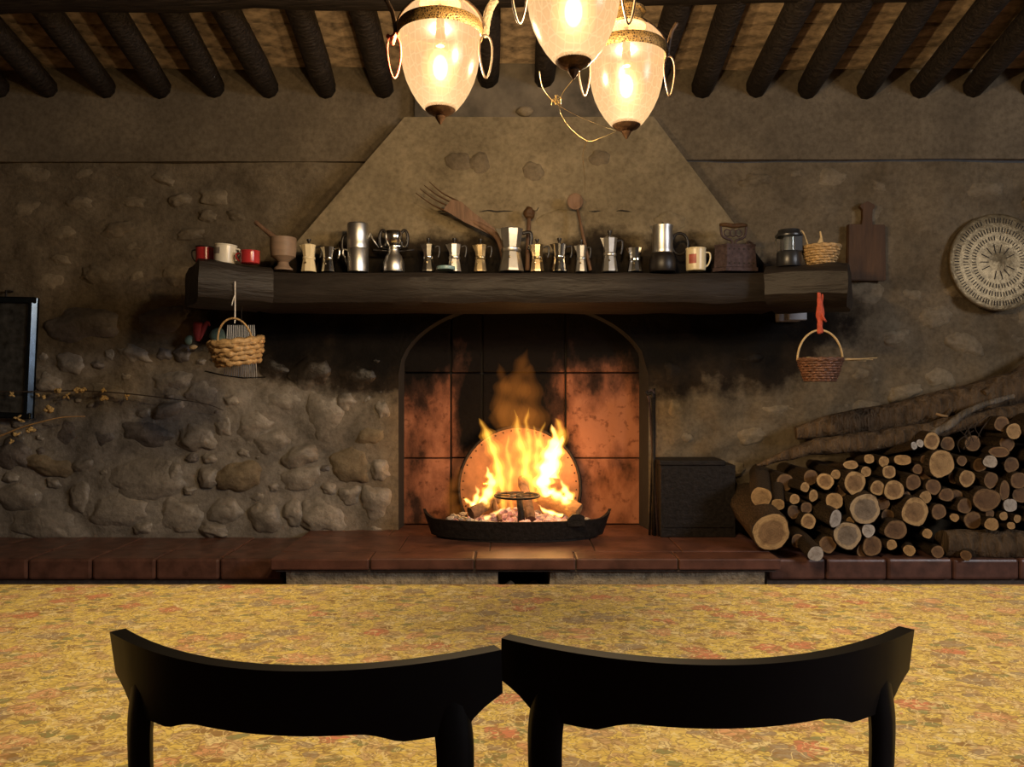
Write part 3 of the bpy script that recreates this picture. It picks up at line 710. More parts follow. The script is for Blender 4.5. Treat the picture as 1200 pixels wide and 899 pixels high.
# ------------------------------------------------------------------ mantel
mantel = thing('mantel_beam', 'long smoke-blackened oak mantel beam over the fire', 'mantel', (0, 3.45, MZ))
bm = B(); subdiv_box(bm, PX(285, 3.45), PX(925, 3.45), 0.0, 0.52, PZ(359, 3.45) - MZ, 0.0, 60, 4, 4, bev=0.018, amt=0.009, freq=5, seed=2)
for v in bm.verts:
    if v.co.z > -0.02: v.co.z = min(v.co.z, 0.0)
obj('beam', bm, 'mantel', mantel, smooth='auto')
bm = B(); subdiv_box(bm, -0.155, 0.155, -0.16, 0.30, -0.172, 0.010, 8, 5, 4, bev=0.018, amt=0.014, freq=6, seed=9)
o = obj('beam_end', bm, 'mantel', mantel, smooth='auto'); o.location = (-1.25, -0.02, 0.0); o.rotation_euler = (0, math.radians(2.2), math.radians(30))
bm = B(); subdiv_box(bm, -0.17, 0.17, -0.14, 0.30, -0.178, 0.006, 8, 5, 4, bev=0.025, amt=0.018, freq=6, seed=4)
o = obj('beam_end', bm, 'mantel', mantel, smooth='auto'); o.location = (1.324, -0.02, 0.0); o.rotation_euler = (0, math.radians(1.5), math.radians(-26))

# ------------------------------------------------------------------ hearth and benches
hearth = thing('hearth', 'raised hearth of large red terracotta slabs carrying the fire', 'hearth', (0, 3.6, 0))
hy0, hy1 = 3.285, 3.435
edges = [PX(p, hy0) for p in (316, 433, 556, 675, 795, 916)]
for i in range(5):
    bm = B(); box(bm, edges[i] + .003, edges[i + 1] - .003, hy0 - 3.6 + random.uniform(-.004, .004), hy1 - 3.6 - .003, HZ - 0.048, HZ + random.uniform(-.002, .002), bev=0.006)
    obj('slab', bm, 'slab', hearth)
for r, (ya, yb) in enumerate(((hy1, 3.78), (3.78, 4.12))):
    off = [edges[0], edges[1] + .1, edges[2] + .06, edges[3] + .1, edges[4] + .05, edges[5]] if r == 0 else edges
    for i in range(5):
        a, b = off[i], off[i + 1]
        if r == 1:
            a, b = max(a, edges[0]), min(b, edges[5])
        bm = B(); box(bm, a + .002, b - .002, ya - 3.6 + .002, yb - 3.6 - .002, HZ - 0.048, HZ + random.uniform(-.003, .001), bev=0.004)
        obj('slab', bm, 'slab', hearth)
bm = B(); box(bm, edges[0] + .02, edges[5] - .02, hy0 - 3.6 + .02, 0.52, HZ - .06, HZ - .008); obj('mortar_bed', bm, 'grout', hearth)
for (a, b, s) in ((335, 582, 1), (645, 896, 2)):
    bm = B(); subdiv_box(bm, PX(a, 3.32), PX(b, 3.32), 3.325 - 3.6, 0.34, 0.0, HZ - .055, 16, 3, 10, bev=0, amt=0.016, freq=9, seed=s)
    obj('pier', bm, 'pier', hearth, smooth='auto')
bm = B(); box(bm, PX(335, 3.32), PX(896, 3.32), 0.30, 0.34, 0, HZ - .055); obj('back_panel', bm, 'iron', hearth)
for k, (px, L) in enumerate(((597, .35), (626, .38))):      # two round stones in the opening under the hearth
    bm = B(); bmesh.ops.create_icosphere(bm, subdivisions=3, radius=1)
    for v in bm.verts: v.co = Vector((v.co.x * .06, v.co.y * .08, v.co.z * .225 if v.co.z > 0 else v.co.z * .2))
    jitter(bm, .012, 12, k * 3)
    o = tag(obj('field_stone', bm, 'stone_b', smooth=True), 'rounded tan field stone set in the opening under the hearth', 'stone', 'stones under the hearth')
    o.location = (PX(px, 3.42), 3.42, 0.2)

def bench(name, label, x0, x1, y0, tiles_px, d):
    t = thing(name, label, 'bench', ((x0 + x1) / 2, YW, 0))
    ox = (x0 + x1) / 2
    bm = B(); box(bm, x0 - ox, x1 - ox, y0 - YW + .03, 0.02, 0, BZ - .012); obj('masonry', bm, 'grout', t)
    xs_ = [x0] + [PX(p, d) for p in tiles_px if x0 < PX(p, d) < x1] + [x1]
    for a, b in zip(xs_, xs_[1:]):
        bm = B(); box(bm, a + .002 - ox, b - .002 - ox, y0 - YW, y0 + .20 - YW, BZ - .095, BZ + random.uniform(-.002, .002), bev=0.012); obj('tile', bm, 'tile', t)
        bm = B(); box(bm, a + .002 - ox, b - .002 - ox, y0 + .203 - YW, 0.02, BZ - .03, BZ + random.uniform(-.003, .001), bev=0.004); obj('tile', bm, 'tile', t)
    return t
bench('stone_bench', 'low dark-glazed tiled bench left of the hearth below the rough stones', XL + .02, edges[0] - .005, 3.46, [-420, -345, -270, -195, -118, -43, 32, 107, 182, 257], 3.46)
bench('stone_bench', 'low tiled bench to the right of the hearth under the firewood', edges[5] + .005, XR - .02, 3.46, [968, 1040, 1117, 1195, 1272, 1350, 1430, 1510], 3.46)

# ------------------------------------------------------------------ fireback panels in the niche
fb = thing('fireback', 'arched fireback of sooty terracotta panels behind the flames', 'fireback', (0.06, 4.08, HZ))
colx = [-0.61, -0.326, -0.159, 0.286, 0.73]; rowz = [HZ, 0.903, 1.357, 1.74]
for r in range(3):
    for c in range(4):
        bm = B(); y0 = random.uniform(-.006, .006) + (0.02 if c in (1, 2) else 0)
        box(bm, colx[c] + .004 - .06, colx[c + 1] - .004 - .06, y0, 0.032, rowz[r] + .003 - HZ, rowz[r + 1] - .003 - HZ, bev=0.006)
        obj('panel', bm, 'terra', fb)

# ------------------------------------------------------------------ tablecloth, table
TZ = 0.75
TX = 1.72; TY0, TY1 = 1.075, PX(600, 1) + 0.55 * F / 235.5
table = thing('dining_table', 'long dining table hidden under the autumn leaf print cloth', 'table', (0, (TY0 + TY1) / 2, 0))
ty = (TY0 + TY1) / 2
bm = B(); box(bm, -TX + .02, TX - .02, TY0 + .02 - ty, TY1 - .02 - ty, TZ - .04, TZ - .006, bev=.006); obj('tabletop', bm, 'wood', table)
bm = B(); box(bm, -TX + .12, TX - .12, TY0 + .42 - ty, TY1 - .12 - ty, TZ - .13, TZ - .039); obj('apron', bm, 'wood', table)
for sx in (-1, 1):
    for yy in (TY0 + .46, TY1 - .14):
        bm = B(); box(bm, sx * (TX - .18) - .04, sx * (TX - .18) + .04, yy - .04 - ty, yy + .04 - ty, 0, TZ - .12, bev=.006); obj('leg', bm, 'wood', table)
bm = B(); rows = []
nu = 150; drop = 0.16
def cloth_pt(u, v):
    # u,v run over cloth incl. overhang
    x = max(-TX, min(TX, u)); y = max(TY0, min(TY1, v)); ex = abs(u) - TX; ey = max(TY0 - v, v - TY1)
    z = TZ + 0.0006 * mnoise.noise(Vector((u * 9, v * 9, 0)))
    over = max(ex, ey, 0)
    if over > 0:
        z = TZ - over * 0.985
        wav = 0.010 * math.sin((v if ex > ey else u) * 21) * over / drop
        out = 0.006 * min(1, over / 0.02) + wav + 0.012 * over / drop
        if ex >= ey: x += math.copysign(out, u)
        if ey >= ex: y += out * (1 if v > TY1 else -1)
    return (x, y - ty, z - TZ)
us = [-TX - drop, -TX - drop * .66, -TX - drop * .33, -TX - .01] + [-TX + 2 * TX * i / 120 for i in range(121)] + [TX + .01, TX + drop * .33, TX + drop * .66, TX + drop]
vs_ = [TY0 - drop, TY0 - drop * .66, TY0 - drop * .33, TY0 - .01] + [TY0 + (TY1 - TY0) * i / 40 for i in range(41)] + [TY1 + .01, TY1 + drop * .33, TY1 + drop * .66, TY1 + drop]
rows = [[bm.verts.new(cloth_pt(u, v)) for u in us] for v in vs_]
for a, b in zip(rows, rows[1:]):
    for i in range(len(us) - 1): bm.faces.new((a[i], a[i + 1], b[i + 1], b[i]))
o = tag(obj('tablecloth', bm, 'cloth', smooth=True), 'mustard tablecloth printed all over with autumn leaves', 'tablecloth'); o.location = (0, ty, TZ)

# ------------------------------------------------------------------ chairs
def chair(label, cx, cy, rot, W, sag, ztop=0.97):
    t = thing('dining_chair', label, 'chair', (cx, cy, 0), rot, 'black chairs at the table')
    hw = W / 2
    def arc(x): return -sag * (1 - (x / hw) ** 2)
    # crest rail: curved plank whose lower edge is scalloped towards the posts
    bm = B(); secs = []
    N = 48; th = 0.020
    px_ = hw - 0.056                     # post centre
    for i in range(N + 1):
        x = -hw + W * i / N; a = abs(x)
        top = ztop + 0.004 * (a / hw) ** 2
        if a > px_ + 0.018:
            e = (a - px_ - 0.018) / (hw - px_ - 0.018)
            h = 0.094 - 0.036 * e ** 0.55
        elif a > px_ - 0.055:
            h = 0.094
        else:
            e = min(1, (px_ - 0.055 - a) / 0.05)
            h = 0.094 - 0.014 * math.sin(e * PI / 2)
        y = arc(x)
        sl = 2 * sag * x / hw ** 2; nrm = Vector((-sl, 1, 0)).normalized()
        lean = 0.012
        pf = Vector((x, y, 0)) - nrm * th / 2; pb = Vector((x, y, 0)) + nrm * th / 2
        secs.append([bm.verts.new((pf.x, pf.y - lean, top)), bm.verts.new((pb.x, pb.y - lean, top)), bm.verts.new((pb.x, pb.y, top - h)), bm.verts.new((pf.x, pf.y, top - h))])
    for a, b in zip(secs, secs[1:]):
        for j in range(4): bm.faces.new((a[j], a[(j + 1) % 4], b[(j + 1) % 4], b[j]))
    bm.faces.new(list(reversed(secs[0]))); bm.faces.new(secs[-1])
    bmesh.ops.recalc_face_normals(bm, faces=bm.faces[:])
    obj('crest_rail', bm, 'black', t, smooth='auto')
    for s in (-1, 1):
        y0 = arc(px_); bm = B(); sl = 2 * sag * s * px_ / hw ** 2
        pts = smooth_path([(s * px_, y0 - .002, ztop - .03), (s * (px_ + .004), y0 - .002, ztop - .075), (s * (px_ + .008), y0 - .001, ztop - .12), (s * (px_ + .006), y0 + .002, ztop - .20), (s * (px_ - .002), y0 + .014, ztop - .34), (s * (px_ - .01), y0 + .03, .46), (s * (px_ - .01), y0 + .02, .25), (s * px_, y0 - .03, 0.0)], 5)
        n_ = len(pts); rads = [0.0215 + 0.0025 * math.sin(min(1, i / (n_ - 1) * 2) * PI) for i in range(n_)]
        tube(bm, pts, rads, n=12, up=(1, sl, 0), flat=0.52); obj('back_post', bm, 'black', t, smooth='auto')
    bm = B(); lathe_pts = []
    sw0, sw1 = 0.20, 0.235
    y0 = arc(px_) + .02
    outline = [(-sw0, y0 + .01), (sw0, y0 + .01), (sw1, y0 + .40), (sw1 - .03, y0 + .43), (-sw1 + .03, y0 + .43), (-sw1, y0 + .40)]
    a = [bm.verts.new((x, y, .44)) for x, y in outline]; b = [bm.verts.new((x, y, .475)) for x, y in outline]
    bm.faces.new(list(reversed(a))); bm.faces.new(b)
    for i in range(6): bm.faces.new((a[i], a[(i + 1) % 6], b[(i + 1) % 6], b[i]))
    bmesh.ops.bevel(bm, geom=bm.edges[:], offset=.008, segments=2, affect='EDGES'); obj('seat', bm, 'black', t)
    for s in (-1, 1):
        bm = B(); tube(bm, [(s * .205, y0 + .39, .44), (s * .208, y0 + .395, .2), (s * .214, y0 + .41, 0)], [.021, .018, .014], n=8); obj('front_leg', bm, 'black', t, smooth='auto')
        bm = B(); tube(bm, [(s * .20, y0 + .02, .40), (s * .208, y0 + .39, .40)], .012, n=6); obj('side_rail', bm, 'black', t)
    bm = B(); tube(bm, [(-.2, y0 + .015, .40), (.2, y0 + .015, .40)], .013, n=6); obj('rear_rail', bm, 'black', t)
    return t
chair('black lacquered chair with curved crest rail on the framed print side of the table', -0.268, 0.994, math.radians(-7.5), 0.508, 0.090)
chair('black lacquered chair with curved crest rail on the firewood side of the table', 0.2585, 1.02, math.radians(3.6), 0.536, 0.098)

# ------------------------------------------------------------------ pendant lamps
def lamp(cx_px, tip_py, d, label, R=0.105, rot=0.0, wrap=None):
    z0 = PZ(tip_py, d); x0 = PX(cx_px, d)
    t = thing('pendant_lamp', label, 'lamp', (x0, d, z0), rot, 'cluster of pendant lamps')
    k = R / 48.0
    S = lambda y: (147 - y) * k
    def L(name, prof, mat, n=40, parent=t, caps=True, smooth='auto'):
        bm = B(); lathe(bm, [(r * k, S(y)) for r, y in prof], n, caps=caps); return obj(name, bm, mat, parent, smooth=smooth)
    L('finial', [(1, 147), (3.5, 143), (6, 139), (5, 137), (8, 135)], 'cap', 20)
    L('bottom_cap', [(8, 136.5), (15, 133), (18.5, 129), (18, 127), (16, 126.5)], 'cap')
    prof = [(16.5, 131), (21, 127), (28, 118), (34, 108), (39.5, 96), (43, 84), (45, 72), (46, 60), (46.5, 50), (47.2, 45), (47.2, 34), (44, 24), (37, 16), (29, 10), (21, 6)]
    L('shade', prof, 'shade', 48, caps=False, smooth=True)
    L('band', [(48.5, 46.5), (49.5, 45), (49.5, 34), (48.2, 32)], 'band_brass', 48, caps=False)
    L('neck', [(24, 8), (25, 5), (21, 2), (20.5, -8), (24, -10), (24, -13), (12, -18), (9, -26), (4, -30)], 'band_brass', 32)
    # bulb
    bulb = thing('bulb', '', ''); [bulb.pop(q, None) for q in ('label', 'category')]
    COL.objects.unlink(bulb); bpy.data.objects.remove(bulb)
    bm = B(); bmesh.ops.create_uvsphere(bm, u_segments=20, v_segments=14, radius=1)
    for v in bm.verts: v.co = Vector((v.co.x * 15 * k, v.co.y * 15 * k, v.co.z * 23 * k + S(81)))
    bo = obj('bulb', bm, 'bulb', t, smooth=True)
    bm = B(); bmesh.ops.create_uvsphere(bm, u_segments=16, v_segments=12, radius=1)
    for v in bm.verts: v.co = Vector((v.co.x * 9 * k, v.co.y * 9 * k, v.co.z * 15 * k + S(81)))
    obj('filament', bm, 'bulb_core', bo, smooth=True)
    bm = B(); bmesh.ops.create_uvsphere(bm, u_segments=20, v_segments=14, radius=1)
    for v in bm.verts: v.co = Vector((v.co.x * 23 * k, v.co.y * 23 * k, v.co.z * 31 * k + S(82)))
    obj('glow', bm, 'bulb_glow', bo, smooth=True)
    bm = B(); lathe(bm, [(5 * k, S(56)), (6 * k, S(50)), (5 * k, S(30)), (2 * k, S(5))], 16); obj('socket', bm, 'cap', t, smooth='auto')
    ld = bpy.data.lights.new('bulb_light', 'POINT'); ld.energy = LAMP_W; ld.color = LAMP_COL; ld.shadow_soft_size = 0.03
    lo = bpy.data.objects.new('bulb_light', ld); COL.objects.link(lo); lo.parent = t; lo.location = (0, 0, S(81))
    # straps over the dome, each ending in a loop below the band, with an upturned horn
    for s in (-1, 1):
        bm = B(); pts = smooth_path([(s * 20 * k, -.004, S(-2)), (s * 34 * k, -.006, S(8)), (s * 46 * k, -.006, S(22)), (s * 52 * k, -.006, S(40))], 5)
        tube(bm, pts, 2.2 * k, n=6, flat=1.0); obj('strap', bm, 'strap', t, smooth=True)
        bm = B(); pts = []
        for i in range(24):
            a = 2 * PI * i / 24; pts.append((s * (53 + (7 + 2.5 * math.sin(a)) * math.cos(a)) * k, 4 * k * math.cos(a) * s - .01, S(70 - 25 * math.sin(a))))
        tube(bm, pts, 1.15 * k, n=6, closed=True); obj('loop', bm, 'cloth_red' if (wrap and s < 0) else 'strap', t, smooth=True)
        bm = B(); pts = smooth_path([(s * 51 * k, 0, S(44)), (s * 53 * k, 0, S(30)), (s * 56 * k, 0, S(16)), (s * 63 * k, 0, S(2))], 4)
        tube(bm, pts, [(5 if (wrap and s > 0) else 2.6) * k] * len(pts), n=8); jitter(bm, .002, 60, 1)
        obj('horn', bm, 'rope' if (wrap and s > 0) else 'strap', t, smooth=True)
    if wrap:
        bm = B(); tube(bm, [(-61 * k, -.01, S(46)), (-54 * k, -.014, S(50)), (-51 * k, -.01, S(41)), (-55 * k, -.012, S(56))], 2.6 * k, n=6); obj('ribbon', bm, 'cloth_red', t, smooth=True)
    # chain up to the ceiling
    top = rz(d) + CT - z0
    zc = S(-30); bm = B(); i = 0
    while zc < top + .02:
        pts = []
        for j in range(10):
            a = 2 * PI * j / 10; h = 0.008 * math.cos(a); v = 0.016 * math.sin(a)
            pts.append((h, 0, zc + v) if i % 2 == 0 else (0, h, zc + v))
        tube(bm, pts, .0022, n=5, closed=True); zc += 0.026; i += 1
    obj('chain', bm, 'cap', t)
    return t
lamp(516, 146, 1.95, 'lit frosted pendant lamp with red ribbon and a rope-wrapped horn', wrap=True)
lamp(672, 93, 1.64, 'lit frosted pendant lamp hanging highest, in the middle of the cluster', R=0.105)
lamp(734, 163, 2.10, 'lit frosted pendant lamp hanging lowest, with twisted gold wire at its tip', R=0.105)

# gold fairy wire strung between the lamps, its end dropping towards the hood
bm = B()
pts = smooth_path([P(665, 80, 1.66), P(679, 84, 1.70), P(670, 95, 1.80), P(658, 112, 1.85), P(656, 130, 1.90), P(668, 150, 2.0), P(688, 165, 2.05), P(703, 162, 2.08), P(722, 154, 2.09)], 8)
tube(bm, pts, .0006, n=5)
tube(bm, smooth_path([P(688, 165, 2.05), P(683, 182, 2.3), P(685, 205, 2.9), P(686, 228, 3.64)], 8), .0009, n=5)
tube(bm, smooth_path([P(632, 84, 1.75), P(636, 103, 1.8), P(650, 120, 1.88), P(675, 135, 1.95), P(706, 148, 2.05), P(722, 153, 2.08)], 8), .0005, n=5)
for i in range(10):
    c = P(652, 117, 1.88); tube(bm, [c + Vector((random.uniform(-.014, .014), random.uniform(-.01, .01), random.uniform(-.012, .012))) for _ in range(3)], .0006, n=4)
tag(obj('fairy_light_wire', bm, 'gold'), 'thin gold wire looping from the pendant lamps down to the hood', 'wire')

# ------------------------------------------------------------------ things on the mantel
DP = 3.55; MPX = F / DP
def on_mantel(name, label, cat, cx, d=DP, group=None, dz=0.0):
    return thing(name, label, cat, (PX(cx, d), d, MZ + dz), 0, group)
def handle_path(bm, r, H, z1, z0, out, th, s=1, flat=1.0):
    pts = smooth_path([(s * r * .9, 0, z1), (s * (r + out), 0, z1 + .004), (s * (r + out * 1.05), 0, (z1 * .45 + z0 * .55)), (s * (r + out * .75), 0, z0)], 5)
    tube(bm, pts, th, n=7, flat=flat)
def moka(label, x0, x1, top, metal='alu', knob=True, handle='bakelite', sides=8, lid=True, waist=0.74, wide=None, d=DP, tilt=0.0, hs=1, close=False, rot=None):
    """x0,x1: pixel span of the body; top: pixel row of the topmost point"""
    cx = (x0 + x1) / 2; r = (x1 - x0) / 2 / MPX; total = (318.8 - top) / MPX
    t = on_mantel('moka_pot', label, 'moka pot', cx, d, 'moka pots on the mantel')
    t.rotation_euler.z = random.uniform(-.25, .25) if rot is None else rot
    H = total * (0.86 if knob else 0.97); ph = PI / 8
    bm = B(); lathe(bm, [(r * .96, 0), (r, .01 * H), (r * .98, .06 * H), (r * waist, .44 * H)], sides, phase=ph); base = obj('boiler', bm, metal, t)
    bm = B(); lathe(bm, [(.004, 0), (.005, .004), (.002, .007)], 8)
    o = obj('valve', bm, 'brassy', base); o.rotation_euler = (PI / 2, 0, 0); o.location = (-.3 * r, -r * .80, .30 * H)
    bm = B(); lathe(bm, [(r * waist * 1.02, .43 * H), (r * waist * 1.10, .45 * H), (r * waist * 1.10, .51 * H), (r * waist * 1.0, .53 * H)], 24); obj('collar', bm, metal, t, smooth='auto')
    bm = B(); lathe(bm, [(r * waist * .98, .525 * H), (r * .86, .8 * H), (r * .93, .93 * H)] + ([(r * .85, .935 * H), (r * .7, .6 * H)] if not lid else []), sides, phase=ph, caps=lid)
    up = obj('pot_body', bm, metal, t)
    bm = B(); pr = [(r * .80, .93 * H), (r * 1.12, .925 * H), (r * .84, .70 * H)]
    a = [bm.verts.new(p) for p in ((-r * .72, -.28 * r, .93 * H), (-r * 1.22, 0, .945 * H), (-r * .72, .28 * r, .93 * H), (-r * .74, 0, .68 * H))]
    bm.faces.new((a[0], a[1], a[3])); bm.faces.new((a[1], a[2], a[3])); bm.faces.new((a[0], a[3], a[2])); bm.faces.new((a[0], a[2], a[1]))
    obj('spout', bm, metal, up)
    if lid:
        bm = B(); lathe(bm, [(r * .95, .93 * H), (r * .93, .945 * H), (r * .30, .995 * H), (r * .1, H)], sides, phase=ph); ld = obj('lid', bm, metal, t)
        if knob:
            bm = B(); lathe(bm, [(r * .13, 0), (r * .15, .3 * (total - H)), (r * .30, .75 * (total - H)), (r * .28, total - H)], 10); o = obj('knob', bm, 'bakelite', ld, smooth='auto'); o.location = (0, 0, H * .99)
    if handle:
        bm = B(); handle_path(bm, r, H, .86 * H, .50 * H, r * .55, r * .15, s=hs, flat=.7); obj('handle', bm, handle, t, smooth=True)
    return t

def mug(label, x0, x1, top, mat, hs=-1, base_py=None, d=DP, dz=0.0, tilt=0.0, patch=None, rim=None):
    cx = (x0 + x1) / 2; k = F / d; r = (x1 - x0) / 2 / k; H = PZ(top, d) - (MZ + dz)
    t = on_mantel('mug', label, 'mug', cx, d, 'mugs on the mantel', dz); t.rotation_euler = (0, tilt, 0)
    bm = B(); lathe(bm, [(r * .90, 0), (r * .97, .03 * H), (r, .2 * H), (r, H), (r * .94, H), (r * .93, .12 * H)], 28); obj('cup', bm, mat, t, smooth='auto')
    bm = B(); lathe(bm, [(r * 1.0, H - .003), (r * 1.04, H - .001), (r * 1.03, H + .003), (r * .95, H + .002)], 28, caps=False); obj('rim', bm, rim or mat, t, smooth='auto')
    bm = B(); pts = smooth_path([(hs * r * .95, -.006, .84 * H), (hs * r * 1.36, -.008, .80 * H), (hs * r * 1.42, -.008, .55 * H), (hs * r * 1.2, -.008, .28 * H), (hs * r * .95, -.006, .18 * H)], 5); tube(bm, pts, r * .085, n=7); obj('handle', bm, rim or mat, t, smooth=True)
    if patch:
        a0, a1, z0, z1, pm = patch; bm = B(); rows = []
        for zz in (z0, z1): rows.append([bm.verts.new((r * 1.012 * math.cos(a0 + (a1 - a0) * i / 8), r * 1.012 * math.sin(a0 + (a1 - a0) * i / 8), zz * H)) for i in range(9)])
        for i in range(8): bm.faces.new((rows[0][i], rows[0][i + 1], rows[1][i + 1], rows[1][i]))
        obj('printed_label', bm, pm, t, smooth=True)
    return t
LD = 3.34
mug('dark red enamel mug at the very end of the mantel beside the white mug', 230, 250, 290, 'red', -1, d=3.42, dz=.012, rim='iron')
mug('white enamel mug with a grey printed label between two red mugs', 251, 276, 288, 'white', 1, d=3.36, dz=.008, tilt=.06, patch=(-2.6, -1.75, .48, .82, 'print_grey'))
mug('bright red enamel mug between the white mug and the wooden mortar', 282, 304, 295, 'red', -1, d=3.33, dz=.004, rim='red')
# mortar and pestle
t = on_mantel('mortar', 'turned wooden mortar on a narrow foot beside the red mug', 'mortar', 332, 3.50)
k = 3.50 / F; Hm = PZ(279, 3.5) - MZ
bm = B(); lathe(bm, [(10.5 * k, 0), (11 * k, .05 * Hm), (7 * k, .14 * Hm), (6 * k, .24 * Hm), (8 * k, .30 * Hm), (14 * k, .42 * Hm), (15 * k, .6 * Hm), (15 * k, 1.0 * Hm), (13 * k, 1.0 * Hm), (12 * k, .6 * Hm), (4 * k, .45 * Hm)], 32); obj('bowl', bm, 'mortar_wood', t, smooth='auto')
bm = B(); p0 = P(299, 260, 3.50); p1 = P(338, 292, 3.50)
tube(bm, [p0, p0.lerp(p1, .06), p0.lerp(p1, .12), p0.lerp(p1, .5), p1], [2.2 * k, 3.0 * k, 2.3 * k, 3.2 * k, 4.6 * k], n=12)
tag(obj('pestle', bm, 'wood', smooth='auto'), 'brown wooden pestle leaning out of the mortar', 'pestle')

moka('small cream-lacquered moka pot with black knob beside the mortar', 353, 371, 280, 'cream', rot=0.1)
moka('small polished moka pot without knob between the cream pot and the tall cylinder', 377, 393, 287, 'chrome', knob=False, handle='chrome')
# tall drip coffee pot
t = on_mantel('drip_coffee_pot', 'tall aluminium two-part drip coffee pot shaped like a cylinder', 'coffee pot', 419.5)
r = 12.0 / MPX; H = (318.8 - 262) / MPX
bm = B(); lathe(bm, [(r * .98, 0), (r, .01), (r, .47 * H), (r * .97, .48 * H)], 36); obj('lower_pot', bm, 'alu', t, smooth='auto')
bm = B(); lathe(bm, [(r * 1.04, .48 * H), (r * 1.05, .50 * H), (r * 1.03, .57 * H), (r * 1.05, .58 * H), (r * 1.05, .97 * H), (r * 1.02, .985 * H), (r * .98, H), (r * .3, H * 1.005)], 36); obj('upper_pot', bm, 'alu', t, smooth='auto')
bm = B(); pts = smooth_path([(-r * .95, -.004, .44 * H), (-r * 1.35, -.006, .46 * H), (-r * 1.45, -.006, .36 * H), (-r * 1.2, -.006, .30 * H)], 5); tube(bm, pts, .0035, n=7); obj('handle', bm, 'alu', t, smooth=True)
bm = B(); pts = smooth_path([(-r * .9, .008, .80 * H), (-r * 1.5, .01, .72 * H), (-r * 1.55, .01, .45 * H), (-r * 1.0, .01, .12 * H)], 6); tube(bm, pts, .008, n=8); obj('back_handle', bm, 'bakelite', t, smooth=True)
bm = B(); tube(bm, [(r * .95, 0, .62 * H), (r * 1.25, 0, .80 * H), (r * 1.5, -.004, .66 * H), (r * 2.05, -.004, .50 * H)], [.006, .0045, .0035, .002], n=8); obj('spout', bm, 'alu', t, smooth=True)
# vacuum style pot with two black loops
t = on_mantel('coffee_maker', 'round-bellied aluminium coffee maker with two black loop handles on top', 'coffee maker', 461.5)
H = (318.8 - 268) / MPX; q = 1 / MPX
bm = B(); lathe(bm, [(12 * q, 0), (12.5 * q, 2 * q), (12.2 * q, 10 * q), (9.5 * q, 18 * q), (6.5 * q, 22 * q), (6.5 * q, 26 * q)], 32); obj('boiler', bm, 'alu', t, smooth='auto')
bm = B(); lathe(bm, [(6.8 * q, 26 * q), (17 * q, 27.5 * q), (17 * q, 28.2 * q), (7 * q, 29 * q)], 32); obj('drip_plate', bm, 'chrome', t, smooth='auto')
bm = B(); lathe(bm, [(7 * q, 29 * q), (10.5 * q, 36 * q), (11.5 * q, 44 * q), (10 * q, 47.5 * q), (3 * q, 49 * q)], 24); obj('bowl', bm, 'chrome', t, smooth='auto')
for s in (-1, 1):
    bm = B(); pts = [(s * (12.5 + 4.0 * math.cos(2 * PI * i / 20)) * q, -.006, (38.5 + 10 * math.sin(2 * PI * i / 20)) * q) for i in range(20)]; tube(bm, pts, 1.9 * q, n=7, closed=True); obj('loop_handle', bm, 'bakelite', t, smooth=True)
    bm = B(); tube(bm, [(s * 6 * q, 0, 24.5 * q), (s * 24 * q, .0, 26 * q)], 1.1 * q, n=6); obj('side_arm', bm, 'bakelite', t, smooth=True)

moka('small bright moka pot with black knob next to the round-bellied coffee maker', 494, 510, 279, 'chrome')
moka('faceted moka pot with a blue-green lid lying at its foot', 524, 541, 279, 'alu')
t = tag(obj('jar_lid', lathe(B(), [(10.5 / MPX, 0), (10.8 / MPX, .004), (10.5 / MPX, .014), (9 / MPX, .016)], 24), 'blue_lid', smooth='auto'), 'flat blue-green lid lying on the mantel before a moka pot', 'lid'); t.location = (PX(522.5, 3.475), 3.475, MZ - .001)
moka('dull brassy moka pot with black knob beside the large lidless pot', 555, 571, 280, 'brassy')
big = moka('large faceted aluminium moka pot without lid between the pitchfork and dark brush', 584, 614, 264, 'alu', knob=False, lid=True, waist=.70, rot=0.2)
moka('small cream-coloured moka pot at the foot of the dark brush', 621, 638, 280, 'brassy', handle='bakelite')
moka('round-bottomed smooth moka pot between two small octagonal ones', 646, 665, 279, 'chrome', sides=24)
moka('narrow moka pot standing in front of the wooden spoon handle', 674, 688, 281, 'alu')
moka('tall flared moka pot with dark handle beside the wooden spoon', 705, 724, 270, 'alu')
moka('small lidless moka pot with a reddish glint beside the tall black-based pot', 735, 753, 288, 'chrome', knob=False, lid=False, handle=None, sides=12)
# steel jug on black base
t = on_mantel('electric_coffee_pot', 'tall steel coffee jug on a bulging black base with round handle', 'coffee pot', 776.5)
H = (318.8 - 262) / MPX; q = 1 / MPX
bm = B(); lathe(bm, [(14.5 * q, 0), (15.5 * q, 2 * q), (16 * q, 10 * q), (14.5 * q, 17 * q), (12.5 * q, 21.5 * q), (11.5 * q, 22 * q)], 36); obj('base', bm, 'bakelite', t, smooth='auto')
bm = B(); lathe(bm, [(12 * q, 22 * q), (12.3 * q, 23 * q), (11.8 * q, 26 * q), (11.6 * q, 50 * q), (12.5 * q, 53 * q), (12.5 * q, 54 * q), (3 * q, 55 * q)], 36); jug = obj('jug', bm, 'alu', t, smooth='auto')
bm = B(); lathe(bm, [(1.0 * q, 54.5 * q), (1.8 * q, 57 * q), (1 * q, 58 * q)], 10); obj('knob', bm, 'bakelite', jug, smooth=True)
bm = B(); a = [bm.verts.new(p) for p in ((-10.5 * q, -4 * q, 53.5 * q), (-15.5 * q, 0, 54.5 * q), (-10.5 * q, 4 * q, 53.5 * q), (-11.2 * q, 0, 44 * q))]
for f in ((0, 1, 3), (1, 2, 3), (0, 3, 2), (0, 2, 1)): bm.faces.new([a[i] for i in f])
obj('spout', bm, 'alu', jug)
